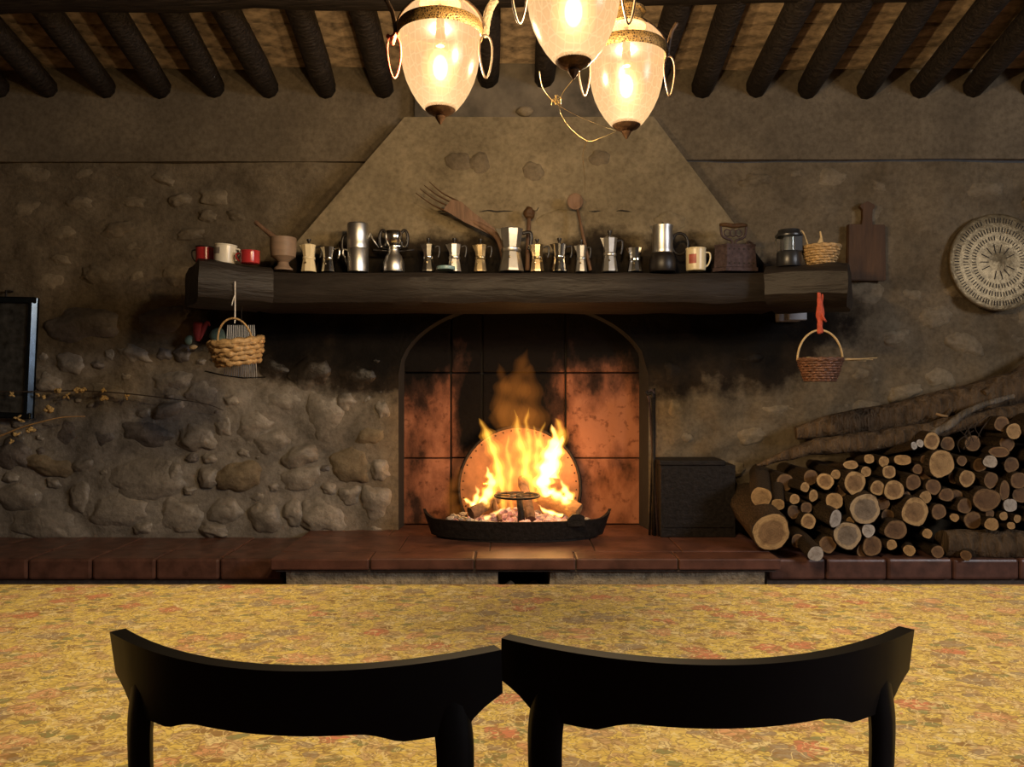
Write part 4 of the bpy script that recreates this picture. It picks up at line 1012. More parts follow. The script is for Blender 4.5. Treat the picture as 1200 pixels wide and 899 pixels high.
bm = B(); pts = [((20 + 9.5 * math.cos(2 * PI * i / 28)) * q, 0, (33 + 12.5 * math.sin(2 * PI * i / 28)) * q) for i in range(28)]; tube(bm, pts, 1.6 * q, n=8, closed=True); obj('handle', bm, 'bakelite', t, smooth=True)
mug('cream mug with a red printed emblem beside the old iron', 804, 827, 292, 'cream', 1, d=3.52, patch=(-2.55, -1.75, .30, .72, 'print_red'))
# charcoal iron
t = on_mantel('charcoal_iron', 'rusty old charcoal flat iron with ornate upright handle', 'flat iron', 860, 3.56)
q = 3.56 / F; t.rotation_euler.z = .12
bm = B(); w0, w1 = 23, 21
def ring(zz, sx, sy): return [(-25 * sx * q, 0, zz * q), (-14 * sx * q, -12 * sy * q, zz * q), (23 * sx * q, -12 * sy * q, zz * q), (23 * sx * q, 12 * sy * q, zz * q), (-14 * sx * q, 12 * sy * q, zz * q)]
rs = [[bm.verts.new(p) for p in ring(z_, s_, s2)] for z_, s_, s2 in ((0, 1.04, 1.04), (4, 1.04, 1.04), (5, .98, .98), (28, .92, .92), (30, .96, .96), (31.5, .94, .94))]
for a, b in zip(rs, rs[1:]):
    for i in range(5): bm.faces.new((a[i], a[(i + 1) % 5], b[(i + 1) % 5], b[i]))
bm.faces.new(list(reversed(rs[0]))); bm.faces.new(rs[-1]); body = obj('iron_body', bm, 'rust', t)
for zz in (9, 25.5):
    for i in range(6):
        bm = B(); lathe(bm, [(1.0 * q, -.001), (1.0 * q, .002)], 8); o = obj('vent_hole', bm, 'tray_dark', body); o.rotation_euler = (PI / 2, 0, 0); o.location = ((-10 + i * 5.8) * q, -11.55 * q + (.0 if zz < 20 else .5 * q), zz * q)
bm = B(); tube(bm, smooth_path([(-2 * q, 0, 31 * q), (-3 * q, 0, 37 * q), (-14 * q, 0, 42 * q), (-16 * q, 0, 54 * q)], 5), 1.5 * q, n=6); tube(bm, smooth_path([(2 * q, 0, 31 * q), (3 * q, 0, 37 * q), (13 * q, 0, 42 * q), (15 * q, 0, 54 * q)], 5), 1.5 * q, n=6); obj('handle_bracket', bm, 'rust', t, smooth=True)
bm = B(); tube(bm, [(-17 * q, 0, 55 * q), (-10 * q, 0, 55.5 * q), (0, 0, 54 * q), (10 * q, 0, 55.5 * q), (16 * q, 0, 55 * q)], [2 * q, 2.6 * q, 3 * q, 2.6 * q, 2 * q], n=10); obj('grip', bm, 'wood_dark', t, smooth=True)
bm = B()
for i in range(3): tube(bm, [((-8 + i * 7 + 4 * math.cos(2 * PI * j / 14)) * q, 0, (46 + 4 * math.sin(2 * PI * j / 14)) * q) for j in range(14)], .8 * q, n=5, closed=True)
obj('scrollwork', bm, 'rust', t)
bm = B(); tube(bm, [(14 * q, -3 * q, 32 * q), (17 * q, -3 * q, 36 * q), (22 * q, -3 * q, 33 * q)], 1.5 * q, n=6); obj('latch', bm, 'rust', t)
# lantern
t = thing('lantern', 'small black camping lantern with a clear window beside the wicker basket', 'lantern', (PX(924.5, 3.42), 3.42, MZ + .004)); q = 3.42 / F
bm = B(); lathe(bm, [(13.5 * q, 0), (14 * q, 1 * q), (14 * q, 16 * q), (12.5 * q, 18 * q)], 28); obj('base', bm, 'lantern', t, smooth='auto')
bm = B(); lathe(bm, [(9.5 * q, 17.5 * q), (9.5 * q, 36 * q)], 24); obj('globe', bm, 'lglass', t, smooth='auto')
bm = B(); lathe(bm, [(4 * q, 17.5 * q), (4 * q, 35.5 * q)], 14); obj('light_tube', bm, 'socket', t, smooth='auto')
bm = B(); lathe(bm, [(15.5 * q, 35 * q), (15.5 * q, 37 * q), (12.5 * q, 40 * q), (12 * q, 43 * q), (6 * q, 44 * q)], 28); obj('cap', bm, 'lantern', t, smooth='auto')
bm = B(); box(bm, 2.5 * q, 13.0 * q, -9 * q, 9 * q, 17 * q, 36 * q, bev=.004); obj('housing', bm, 'lantern', t)
bm = B(); tube(bm, [(-13.5 * q, 0, 36 * q), (-16 * q, 0, 30 * q), (-13 * q, 0, 18 * q)], .8 * q, n=5); obj('bail', bm, 'chrome', t)

def basket(name, label, loc, rt, rb, H, mat, rows=9, stakes=18, wob=.12, group=None, coil=1.0, base_dark=None):
    t = thing(name, label, 'basket', loc, random.uniform(0, 1), group)
    bm = B(); rr = H / rows * .56 * coil
    for i in range(rows):
        f = (i + .5) / rows; r = rb + (rt - rb) * f ** .8; pts = []
        n = stakes * 4
        for j in range(n):
            a = 2 * PI * j / n; q = r + rr * wob * 6 * math.sin(a * stakes / 2 + (i % 2) * PI) * .5
            pts.append((q * math.cos(a), q * math.sin(a), f * H))
        tube(bm, pts, [rr * (1 + .28 * math.sin(2 * PI * j / n * stakes + i * 2.1)) for j in range(n)], n=7, closed=True)
    obj('weave', bm, mat, t, smooth=True)
    bm = B()
    for j in range(stakes):
        a = 2 * PI * j / stakes; tube(bm, [(rb * math.cos(a), rb * math.sin(a), 0), ((rb + rt) / 2 * 1.03 * math.cos(a), (rb + rt) / 2 * 1.03 * math.sin(a), H * .48), (rt * math.cos(a), rt * math.sin(a), H)], rr * .55, n=5)
    obj('stakes', bm, mat, t)
    bm = B(); n = stakes * 3; tube(bm, [((rt + .3 * rr * math.sin(j * 2.1)) * math.cos(2 * PI * j / n), (rt + .3 * rr * math.sin(j * 2.1)) * math.sin(2 * PI * j / n), H + .3 * rr * math.sin(j * 1.7)) for j in range(n)], rr * 1.15, n=6, closed=True); obj('rim', bm, mat, t, smooth=True)
    bm = B(); lathe(bm, [(rb * .98, 0), (rb * .98, .006)], 20); obj('bottom', bm, base_dark or mat, t)
    return t
q = 3.42 / F
t = basket('wicker_basket', 'little honey-coloured wicker basket standing at the end of the mantel', (PX(962, 3.42), 3.42, MZ + .004), 21 * q, 12 * q, 23 * q, 'wicker', rows=8, stakes=16)
t.rotation_euler = (0, 0, 0)
bm = B(); tube(bm, smooth_path([(-14 * q, 0, 22 * q), (-18 * q, 0, 34 * q), (-22 * q, 0, 42 * q), (-26 * q, 0, 40 * q)], 4), .9 * q, n=5); obj('broken_handle', bm, 'straw', t)
bm = B()
for a in (-6, -2, 2, 5): tube(bm, [(a * q, 3 * q, 20 * q), (1 * q, 2 * q, 36 * q + a * .2 * q), (0, 2 * q, 42 * q)], 1.1 * q, n=5)
obj('twig_tuft', bm, 'straw', t)

# wooden tools leaning on the hood behind the pots
def fork():
    d0 = 3.64
    W3 = lambda px, py, d: P(px, py, d)
    t = thing('wooden_fork', 'big brown wooden pitchfork leaning behind the large moka pot', 'fork', P(592, 316, 3.60))
    o0 = t.location
    bm = B()
    hp = smooth_path([P(592, 316, 3.60), P(588, 292, 3.60), P(581, 276, 3.61), P(566, 266, 3.62), P(548, 257, 3.63)], 5)
    tube(bm, [p - o0 for p in hp], [.013 + .004 * i / len(hp) for i in range(len(hp))], n=8); obj('handle', bm, 'wood', t, smooth=True)
    # blade: flat tapered piece
    bm = B(); outl = [(578, 277), (545, 261), (520, 246), (529, 234), (541, 237), (556, 250), (580, 268)]
    pts = [P(a, b, 3.62) - o0 for a, b in outl]
    f = [bm.verts.new(p + Vector((0, -.008, 0))) for p in pts]; g2 = [bm.verts.new(p + Vector((0, .008, 0))) for p in pts]
    f.reverse(); g2.reverse()
    n = len(f); bm.faces.new(f); bm.faces.new(list(reversed(g2)))
    for i in range(n): bm.faces.new((f[(i + 1) % n], f[i], g2[i], g2[(i + 1) % n]))
    bmesh.ops.recalc_face_normals(bm, faces=bm.faces[:]); obj('blade', bm, 'wood', t)
    for (a, b, c, d, e, f_) in ((487, 226, 505, 239, 524, 248), (492, 221, 508, 233, 528, 243), (497, 217, 513, 229, 532, 239), (503, 213, 518, 226, 537, 236)):
        bm = B(); pts = smooth_path([P(a, b, 3.61), P(c, d, 3.625), P(e, f_, 3.62)], 5); tube(bm, [p - o0 for p in pts], [.002 + .003 * i / len(pts) for i in range(len(pts))], n=6); obj('tine', bm, 'wood_dark', t, smooth=True)
fork()
t = thing('wooden_spoon', 'wooden spoon with round dished head leaning upright on the hood', 'spoon', P(692, 317, 3.585))
o0 = t.location.copy()
bm = B(); tube(bm, [p - o0 for p in (P(692, 317, 3.585), P(684, 280, 3.615), P(677, 246, 3.645))], [.0085, .0078, .0072], n=10); obj('handle', bm, 'wood', t, smooth=True)
bm = B(); bmesh.ops.create_uvsphere(bm, u_segments=24, v_segments=12, radius=1)
c = P(674, 236, 3.65) - o0
for v in bm.verts:
    y = v.co.y * .010 + (.012 * (1 - v.co.x ** 2 - v.co.z ** 2) if v.co.y < 0 else 0)
    v.co = Vector((v.co.x * 9.5 * 3.65 / F, y, v.co.z * 9.8 * 3.65 / F)) + c
obj('spoon_head', bm, 'wood', t, smooth=True)
t = thing('brush', 'dark round-headed brush standing behind the large moka pot', 'brush', P(618, 317, 3.625)); o0 = t.location.copy()
bm = B(); tube(bm, [p - o0 for p in (P(618, 317, 3.625), P(620, 256, 3.65))], [.012, .010], n=8); obj('handle', bm, 'wood', t, smooth=True)
bm = B(); bmesh.ops.create_icosphere(bm, subdivisions=3, radius=1); c = P(620, 250, 3.65) - o0
for v in bm.verts: v.co = Vector((v.co.x * .026, v.co.y * .018, v.co.z * .03)) + c
jitter(bm, .008, 60, 2); obj('brush_head', bm, 'wood_dark', t, smooth=True)
bm = B(); tube(bm, [p - o0 for p in (P(624, 247, 3.65), P(629, 247, 3.645), P(631, 243, 3.64))], .0022, n=5); obj('hook', bm, 'iron', t)

# ------------------------------------------------------------------ things on the walls
# chopping board
q = YW / F
t = thing('chopping_board', 'dark wooden chopping board with turned handle hanging on the wall', 'board', P(1014, 329, YW - .036)); t.rotation_euler = (0, math.radians(1.0), 0)
bm = B(); prism(bm, [(-22 * q, 0), (23 * q, 0), (21 * q, 65 * q), (-22 * q, 65 * q)], -.014, .014); bmesh.ops.bevel(bm, geom=bm.edges[:], offset=.004, segments=2, affect='EDGES'); obj('board', bm, 'wood_dark', t)
bm = B(); prism(bm, [(-6.5 * q, 64 * q), (6.5 * q, 64 * q), (5.5 * q, 72 * q), (6 * q, 82 * q), (8.5 * q, 85 * q), (7.5 * q, 88 * q), (0, 92 * q), (-8 * q, 87.5 * q), (-8.5 * q, 85 * q), (-5.5 * q, 82 * q), (-5.2 * q, 72 * q)], -.012, .012); obj('handle', bm, 'wood_dark', t)
bm = B(); tube(bm, [(0, .012, 86 * q), (0, .06, 88 * q)], .003, n=5); obj('nail', bm, 'iron', t)
# perforated round tray
q = 3.90 / F
t = thing('round_tray', 'round metal tray pierced with radiating slots hanging on the wall', 'tray', P(1170, 307, 3.89)); t.rotation_euler = (math.radians(-3), 0, 0)
R0 = 57 * q
bm = B(); lathe(bm, [(R0 * .98, .03), (R0, .02), (R0, .0), (R0 * .96, -.004), (R0 * .5, .002), (R0 * .1, .004), (R0 * .02, -.004)], 64); o = obj('disc', bm, 'tray', t, smooth='auto')
bmesh_rot = Matrix.Rotation(-PI / 2, 4, 'X')
o.data.transform(bmesh_rot)
o.data.update()
bm = B()
for rr, n, ln in ((.86, 92, .10), (.67, 70, .10), (.50, 52, .09), (.28, 14, .18)):
    for i in range(n):
        if random.random() < .06: continue
        a = 2 * PI * i / n + random.uniform(-.01, .01); r0, r1 = (rr - ln / 2) * R0, (rr + ln / 2) * R0; w = .0022
        yy = -.0035 + (1 - rr) * .0 
        cx_, sx_ = math.cos(a), math.sin(a)
        y1 = -.0035
        vs2 = []
        for (r_, w_) in ((r0, -w), (r1, -w), (r1, w), (r0, w)):
            f_ = r_ / R0
            yp = (-.004 + (.96 - f_) / .46 * .006) if f_ > .5 else (.002 + (.5 - f_) / .4 * .002)
            vs2.append(bm.verts.new((r_ * cx_ - w_ * sx_, -(-yp) - .0012 if False else yp - .0015, r_ * sx_ + w_ * cx_)))
        bm.faces.new(vs2)
so = obj('slots', bm, 'tray_dark', t); so['kind'] = 'stuff'
bm = B(); tube(bm, [(0, .0, R0 * .9), (0, .07, R0 * .92)], .004, n=5); obj('hanger', bm, 'iron', t)
# framed print on the far left
q = 3.90 / F
t = thing('framed_print', 'dark glazed print in a glossy black frame on the stone wall', 'picture', P(-12, 489, 3.90)); t.rotation_euler = (math.radians(-1.5), math.radians(1.6), math.radians(-4))
hw, hh = 50 * q, 141 * q
bm = B(); box(bm, -hw, hw, .0, .012, 0, hh); obj('print', bm, 'slate', t)
for (a, b, c, d) in ((-hw - .005, hw + .005, -.004, .028), (-hw - .005, hw + .005, hh - .028, hh + .004), (-hw - .006, -hw + .03, 0, hh)):
    bm = B(); box(bm, a, b, -.016, .016, c, d, bev=.005); obj('frame_bar', bm, 'frame', t)
bm = B(); pr = [(hw - .03, .016), (hw - .03, -.012), (hw - .024, -.018), (hw - .008, -.016), (hw + .008, .002), (hw + .008, .016)]
lo_ = [bm.verts.new((x, y, 0)) for x, y in pr]; hi_ = [bm.verts.new((x, y, hh)) for x, y in pr]
bm.faces.new(lo_); bm.faces.new(list(reversed(hi_)))
for i in range(6): bm.faces.new((lo_[i], hi_[i], hi_[(i + 1) % 6], lo_[(i + 1) % 6]))
bmesh.ops.recalc_face_normals(bm, faces=bm.faces[:]); obj('frame_bar', bm, 'frame', t)
bm = B(); tube(bm, [(13 * q, 0, hh), (13 * q, 0, hh + 8 * q), (16 * q, .03, hh + 8 * q)], .006, n=6); obj('hook', bm, 'iron', t)
# grey socket box under the mantel
t = thing('socket_box', 'small grey plastic socket box on the sooty wall under the mantel', 'socket', P(927, 377, YW - .02))
q = YW / F
bm = B(); box(bm, -16 * q, 10 * q, -.02, .04, 0, 17 * q, bev=.006); obj('back_box', bm, 'socket', t)
bm = B(); box(bm, -6 * q, 15 * q, -.045, -.018, 1 * q, 17 * q, bev=.005); obj('cover', bm, 'socket', t)
for s in (-1, 1):
    bm = B(); box(bm, (4 + s * 2) * q - .002, (4 + s * 2) * q + .002, -.048, -.044, 11 * q, 15 * q); obj('slot', bm, 'print_grey', t)
# hanging basket on red cloth at the right beam end
dB = 3.295; q = dB / F
t = basket('hanging_basket', 'dark brown wicker basket with hoop handle hung by red cloth from the beam end', P(961, 447, dB), 24.5 * q, 15.5 * q, 26 * q, 'wicker_dark', rows=9, stakes=18, wob=.10)
t.rotation_euler = (0, 0, 0)
bm = B(); pts = [(26.5 * q * math.cos(PI * i / 24), 0, 25 * q + 35 * q * math.sin(PI * i / 24)) for i in range(25)]; tube(bm, pts, 1.3 * q, n=7); obj('hoop_handle', bm, 'straw', t, smooth=True)
bm = B(); bmesh.ops.create_icosphere(bm, subdivisions=2, radius=1)
for v in bm.verts: v.co = Vector((v.co.x * 8 * q - 12 * q, v.co.y * 8 * q, v.co.z * 3.5 * q + 26 * q))
jitter(bm, .008, 60, 1); tag(obj('dried_moss', bm, 'straw', smooth=True), 'small clump of dried moss in the dark hanging basket', 'moss').location = P(961, 447, dB)
for i, (dx, dz_) in enumerate(((66, 27.5), (62, 25.5), (55, 24), (48, 26.5))):
    bm = B(); c = P(961, 447, dB); tube(bm, [c + Vector((6 * q, -4 * q + i * 3 * q, (24 + i) * q)), c + Vector((dx * q, (i - 1) * 2 * q, dz_ * q))], [.9 * q, .5 * q], n=5)
    tag(obj('straw_stalk', bm, 'straw'), 'straw stalk sticking out sideways from the dark hanging basket', 'straw', 'stalks in the hanging basket')
bm = B()
c = P(961, 385, dB)
top = P(959, 333, dB + .02)
pts = smooth_path([top, P(960, 345, dB - .02), P(961, 360, dB - .012), P(961, 372, dB), P(961, 386, dB - .004), P(962, 391, dB - .004)], 5)
tube(bm, pts, [.006, .006, .007, .008, .008, .008, .009, .010, .011, .012, .014, .016, .018, .019, .018, .016, .013, .012, .012, .012, .013, .013, .013, .012, .010, .010][:len(pts)], n=10, flat=.6, up=(1, 0, 0)); jitter(bm, .003, 80, 3)
tube(bm, [P(962, 366, dB - .01), P(966, 374, dB - .016), P(968, 377, dB - .012)], .005, n=6)
tube(bm, smooth_path([P(962, 334, dB - .012), P(964, 348, dB - .016), P(962, 362, dB - .01)], 4), .004, n=6)
tag(obj('red_cloth_strip', bm, 'cloth_red', smooth=True), 'twisted red cloth strip tied round the hoop of the dark basket', 'cloth')
# string, small basket, rods and felt flower at the left beam end
dB = 3.275; q = dB / F
t = basket('hanging_basket', 'pale chunky wicker basket hung on white string from the beam end', P(280, 427, dB), 29 * q, 21 * q, 27 * q, 'wicker', rows=5, stakes=14, wob=.13, coil=1.1, base_dark='iron')
t.rotation_euler = (math.radians(6), math.radians(-6), 0)
bm = B(); pts = [(20 * q * math.cos(PI * i / 20), -2 * q, 26 * q + 28 * q * math.sin(PI * i / 20)) for i in range(21)]; tube(bm, pts, 1.2 * q, n=6); obj('hoop_handle', bm, 'wicker', t, smooth=True)
bm = B(); tube(bm, [P(275.5, 331, dB + .03), P(275.5, 330, dB - .01), P(275.5, 352, dB), P(275.5, 372, dB - .02), P(275, 379, dB - .03)], .0026, n=5); tube(bm, [P(275, 346, dB - .01), P(273, 352, dB - .012), P(271.5, 358, dB - .01)], .002, n=5)
tag(obj('white_string', bm, 'string'), 'white string tied from the beam end to the pale basket', 'string')
dC = 3.42; q = dC / F
t = thing('rod_rack', 'rack of thin upright silver rods hanging behind the pale basket', 'rack', P(281, 446, dC))
bm = B(); tube(bm, [P(240, 435, dC) - t.location, P(262, 440, dC) - t.location, P(285, 443, dC) - t.location, P(311, 442, dC) - t.location], .003, n=6); obj('bottom_wire', bm, 'iron', t)
bm = B(); tube(bm, [(-15 * q, 0, 65 * q), (16 * q, 0, 65 * q)], .002, n=5); obj('top_wire', bm, 'iron', t)
bm = B(); tube(bm, [(2 * q, 0, 65 * q), (2 * q, 0.0, 88 * q)], .0018, n=5); obj('hang_wire', bm, 'iron', t)
for i in range(15):
    bm = B(); tube(bm, [(-18 * q + i * 2.7 * q, 0, (6 - .25 * i) * q), (-14 * q + i * 2.2 * q, 0, 65 * q)], .0024, n=6); obj('rod', bm, 'silver', t, smooth=True)
t = thing('felt_flower', 'dark red felt flower with grey-green leaves beside the pale basket', 'flower', P(228, 410, YW - .06)); o0 = t.location.copy(); dF = YW - .07; q = dF / F
bm = B(); lathe(bm, [(2.5 * q, 0), (4.5 * q, 8 * q), (6 * q, 19 * q), (5.5 * q, 22 * q), (3.5 * q, 20 * q), (2 * q, 10 * q)], 14); jitter(bm, .006, 30, 1); o = obj('petal', bm, 'petal', t, smooth=True); o.location = P(231, 400, dF) - o0; o.rotation_euler = (0, .06, 0)
bm = B(); tube(bm, smooth_path([P(234, 398, dF) - o0, P(239, 385, dF) - o0, P(243, 378, dF) - o0, P(246, 382, dF) - o0], 4), [.006, .009, .011, .012, .013, .013, .012, .011, .010, .009, .007, .006, .004], n=8); obj('petal', bm, 'petal', t, smooth=True)
def leafmesh(name, t, c, w, h, rot, mat):
    bm = B(); bmesh.ops.create_icosphere(bm, subdivisions=2, radius=1)
    for v in bm.verts: v.co = Vector((v.co.x * w * (1 - .35 * v.co.z), v.co.y * .012, v.co.z * h))
    jitter(bm, .007, 30, w * 100); o = obj(name, bm, mat, t, smooth=True); o.location = c; o.rotation_euler = (0, rot, 0)
leafmesh('leaf', t, P(221, 398, dF) - o0, 5 * q, 6 * q, .3, 'leaf')
leafmesh('leaf', t, P(255, 392, dF) - o0, 9.5 * q, 9 * q, .1, 'leaf')
leafmesh('leaf', t, P(227, 407, dF) - o0, 5.5 * q, 2.5 * q, -.2, 'straw')
bm = B(); tube(bm, [P(231, 404, dF) - o0, P(226, 410, dF) - o0, P(229, 411, YW + .01) - o0], .003, n=5); obj('stem', bm, 'twig', t)

# dried hop branches
def branch(label, path, mat, r, flowers, drop=()):
    t = thing('dried_branch', label, 'branch', path[0]); o0 = Vector(path[0])
    bm = B(); pts = smooth_path([Vector(p) - o0 for p in path], 6); tube(bm, pts, [r * (1 - .6 * i / len(pts)) for i in range(len(pts))], n=6); obj('stem', bm, mat, t, smooth=True)
    for (a, b, d, s, kind) in flowers:
        bm = B(); c = P(a, b, d) - o0; q = d / F
        if kind == 0:
            for i in range(9):
                u = Vector((random.gauss(0, 1), random.gauss(0, 1), random.gauss(0, 1))).normalized() * s * q * .55
                m_ = Matrix.Translation(c + u) @ Matrix.Diagonal((s * q * .5, s * q * .35, s * q * .45, 1)); bmesh.ops.create_icosphere(bm, subdivisions=1, radius=1, matrix=m_)
            jitter(bm, s * q * .15, 90, a)
        else:
            for i in range(5):
                u = Vector((random.uniform(-1, 1), random.uniform(-.6, .6), random.uniform(-1, 1))) * s * q; tube(bm, [c, c + u * .6, c + u], [.004, .006, .002], n=5)
        obj('dried_flower', bm, 'hop', t, smooth=True)
    return t
d = YW - .10
branch('thin dark twig with yellow dried flower heads trailing over the rough stones', [P(-30, 459, d), P(30, 459, d), P(90, 458, d), P(130, 460, d), P(165, 463, d), P(205, 468, d), P(240, 473, d), P(262, 481, d + .03)], 'twig', .004,
       [(57, 480, d - .02, 6, 0), (52, 466, d, 4, 1), (68, 458, d, 5, 0), (78, 463, d, 5, 1), (90, 457, d, 5, 0), (97, 457, d, 4.5, 0), (122, 467, d, 5.5, 0), (122, 456, d, 5, 1), (148, 464, d, 5, 1), (14, 463, d, 5, 1), (45, 463, d, 4, 1)])
branch('pale tan twig with withered leaves rising from below the framed print', [P(-30, 521, d - .05), P(0, 511, d - .05), P(25, 501, d - .05), P(50, 494, d - .04), P(74, 489, d - .02), P(100, 488, d)], 'twig_pale', .005,
       [(36, 505, d - .05, 5.5, 0), (20, 490, d - .05, 5, 1), (25, 494, d - .05, 5, 1), (18, 511, d - .05, 5, 1), (14, 518, d - .05, 4, 1)])

# ------------------------------------------------------------------ fire tools, metal box
bm = B(); box(bm, 0, PX(862, 3.74) - PX(774, 3.74), 0, .18, 0, PZ(545, 3.74) - HZ, bev=.004)
t = thing('ash_box', 'low blackened metal box standing by the fireplace and the firewood', 'box', (PX(774, 3.74), 3.74, HZ)); o = obj('box_body', bm, 'iron', t)
W_ = PX(862, 3.74) - PX(774, 3.74); Hb = PZ(545, 3.74) - HZ
bm = B(); box(bm, -.005, W_ * .86, -.008, .185, Hb - .002, Hb + .022, bev=.004); obj('lid', bm, 'iron', t)
bm = B(); box(bm, .012, W_ - .012, -.006, .002, .05, .058); obj('rib', bm, 'iron', t)
def poker(label, a, b, top_hook, r, mat, name='poker'):
    t = thing(name, label, 'fire tool', b, 0, 'fire tools by the niche'); o0 = Vector(b)
    bm = B(); tube(bm, [Vector(b) - o0, Vector(a) - o0], [r, r * .9], n=8); obj('rod', bm, mat, t, smooth=True)
    bm = B(); tube(bm, smooth_path([Vector(p) - o0 for p in top_hook], 4), r * .9, n=8); obj('hook', bm, mat, t, smooth=True)
poker('black iron poker with hooked end leaning on the fireback edge', P(765, 466, 3.86), Vector((PX(767, 3.78), 3.78, HZ)), [P(765, 466, 3.86), P(764, 461, 3.86), P(758, 462, 3.86), P(757, 458, 3.86)], .009, 'iron')
poker('steel fire rod with bent tip leaning beside the poker', P(761, 470, 3.87), Vector((PX(771, 3.77), 3.77, HZ)), [P(761, 470, 3.87), P(759, 462, 3.87), P(763, 457, 3.87), P(767, 462, 3.87)], .006, 'rust')
t = thing('fire_tongs', 'dark slim fire tongs standing against the metal box', 'fire tool', (PX(763, 3.80), 3.80, HZ)); o0 = t.location.copy()
for s in (-1, 1):
    bm = B(); tube(bm, [(s * .008, 0, 0), P(766 + s * 1.2, 520, 3.87) - o0, P(767, 455, 3.88) - o0], [.006, .005, .005], n=7); obj('arm', bm, 'iron', t, smooth=True)

# ------------------------------------------------------------------ fire
# curved iron fender with flared ends
fd = thing('fire_basket', 'black iron horseshoe fire basket holding the embers on the hearth', 'fire basket', (PX(606, 3.72), 3.80, HZ)); 
bm = B(); secs = []
rx, ry = 0.425, 0.19
for i in range(41):
    a = PI * (1.04 + 0.92 * i / 40); x, y = rx * math.cos(a), ry * math.sin(a)
    e = abs(i - 20) / 20.0
    h = 0.088 + (0.035 * max(0, (e - .72) / .28) ** 1.3)
    zb = 0.012
    fl = 1.07 + .03 * e
    secs.append([bm.verts.new((x, y, zb)), bm.verts.new((x * fl, y * fl, zb + h)), bm.verts.new((x * (fl - .035), y * (fl - .05), zb + h)), bm.verts.new((x * .96, y * .94, zb))])
for a, b in zip(secs, secs[1:]):
    for j in range(4): bm.faces.new((a[j], a[(j + 1) % 4], b[(j + 1) % 4], b[j]))
bm.faces.new(list(reversed(secs[0]))); bm.faces.new(secs[-1]); bmesh.ops.recalc_face_normals(bm, faces=bm.faces[:])
obj('fender', bm, 'iron', fd, smooth='auto')
bm = B(); lathe(bm, [(.40, 0), (.40, .012)], 40)
for v in bm.verts: v.co.y *= .47
obj('base_plate', bm, 'iron', fd)
for px, s in ((668, 1),):
    bm = B(); prism(bm, [(-.03, 0), (.05, 0), (.048, .045), (.02, .06), (-.01, .055), (-.035, .03)], -.012, .012); o = obj('side_lug', bm, 'iron', fd); o.location = (.27, -.165, .075)
bm = B(); tube(bm, [(.02, -.08, .01), (.02, -.075, .12), (.005, -.07, .215)], [.022, .017, .012], n=8); obj('trivet_post', bm, 'iron', fd, smooth=True)
tv = bm = B()
pts = [(.0 + .108 * math.cos(2 * PI * i / 36), -.07 + .108 * math.sin(2 * PI * i / 36), .205) for i in range(36)]; tube(bm, pts, .006, n=6, closed=True)
for k_ in range(3):
    a = PI * k_ / 3; tube(bm, [(.105 * math.cos(a), -.07 + .105 * math.sin(a), .205), (-.105 * math.cos(a), -.07 - .105 * math.sin(a), .205)], .004, n=5)
obj('trivet_ring', bm, 'iron', fd, smooth=True)
# round fire screen disc behind
t = thing('fire_disc', 'round iron-rimmed disc leaning on the fireback behind the flames', 'disc', (PX(609, 4.0), 4.02, HZ)); t.rotation_euler = (math.radians(-4), 0, 0)
q = 4.0 / F; zc = PZ(572, 4.0) - HZ; R0 = 72 * q
a0 = math.asin(-zc / R0)
bm = B(); arcp = [(R0 * math.cos(a0 + (PI - 2 * a0) * i / 40), zc + R0 * math.sin(a0 + (PI - 2 * a0) * i / 40)) for i in range(41)]
prism(bm, arcp, -.006, .006); M['disc'] = plain('heat_stained_plate', (0.36, 0.16, 0.07), 0.55, 0.2, bump=.3, scale=8, var=.45); obj('plate', bm, 'disc', t)
bm = B(); tube(bm, [(x, -.006, z) for x, z in arcp], .009, n=7); obj('rim', bm, 'iron', t, smooth=True)
for i in range(31):
    bm = B(); a = a0 + (PI - 2 * a0) * (i + .5) / 31; bmesh.ops.create_icosphere(bm, subdivisions=1, radius=.0045); o = obj('rivet', bm, 'iron', t); o.location = (R0 * .93 * math.cos(a), -.008, zc + R0 * .93 * math.sin(a))
# embers and ash
bm = B()
for i in range(260):
    a = random.uniform(0, 2 * PI); r = math.sqrt(random.random()); x = .33 * r * math.cos(a); y = .15 * r * math.sin(a); h = .10 * max(0, 1 - r) + .02
    s = random.uniform(.012, .03); m_ = Matrix.Translation((x, y, .018 + h * random.random() + s * .5)) @ Matrix.Rotation(random.uniform(0, 6), 4, 'Z') @ Matrix.Diagonal((s, s * .8, s * .7, 1)); bmesh.ops.create_icosphere(bm, subdivisions=1, radius=1, matrix=m_)
jitter(bm, .008, 50, 4)
o = tag(obj('embers', bm, 'ember'), 'bed of glowing pink embers in the fire basket', 'embers'); o['kind'] = 'stuff'; o.location = (PX(606, 3.72), 3.80, HZ)
bm = B()
for i in range(150):
    a = random.uniform(0, 2 * PI); r = random.uniform(.75, 1.0); x = .36 * r * math.cos(a); y = .165 * r * math.sin(a)
    s = random.uniform(.006, .016); m_ = Matrix.Translation((x, y, .02 + s + random.random() * .06)) @ Matrix.Diagonal((s * 1.6, s, s * .8, 1)); bmesh.ops.create_icosphere(bm, subdivisions=1, radius=1, matrix=m_)
jitter(bm, .006, 60, 9)
o = tag(obj('ash_flakes', bm, 'ash'), 'pale grey ash flakes round the edge of the embers', 'ash'); o['kind'] = 'stuff'; o.location = (PX(606, 3.72), 3.80, HZ)
M['burnt'] = plain('burning_wood', (0.10, 0.055, 0.035), 0.85, bump=1.0, scale=20, var=.7)
M['split'] = plain('split_wood', (0.42, 0.22, 0.09), 0.8, bump=.5, scale=10, stretch=(1, 6, 6), var=.4)
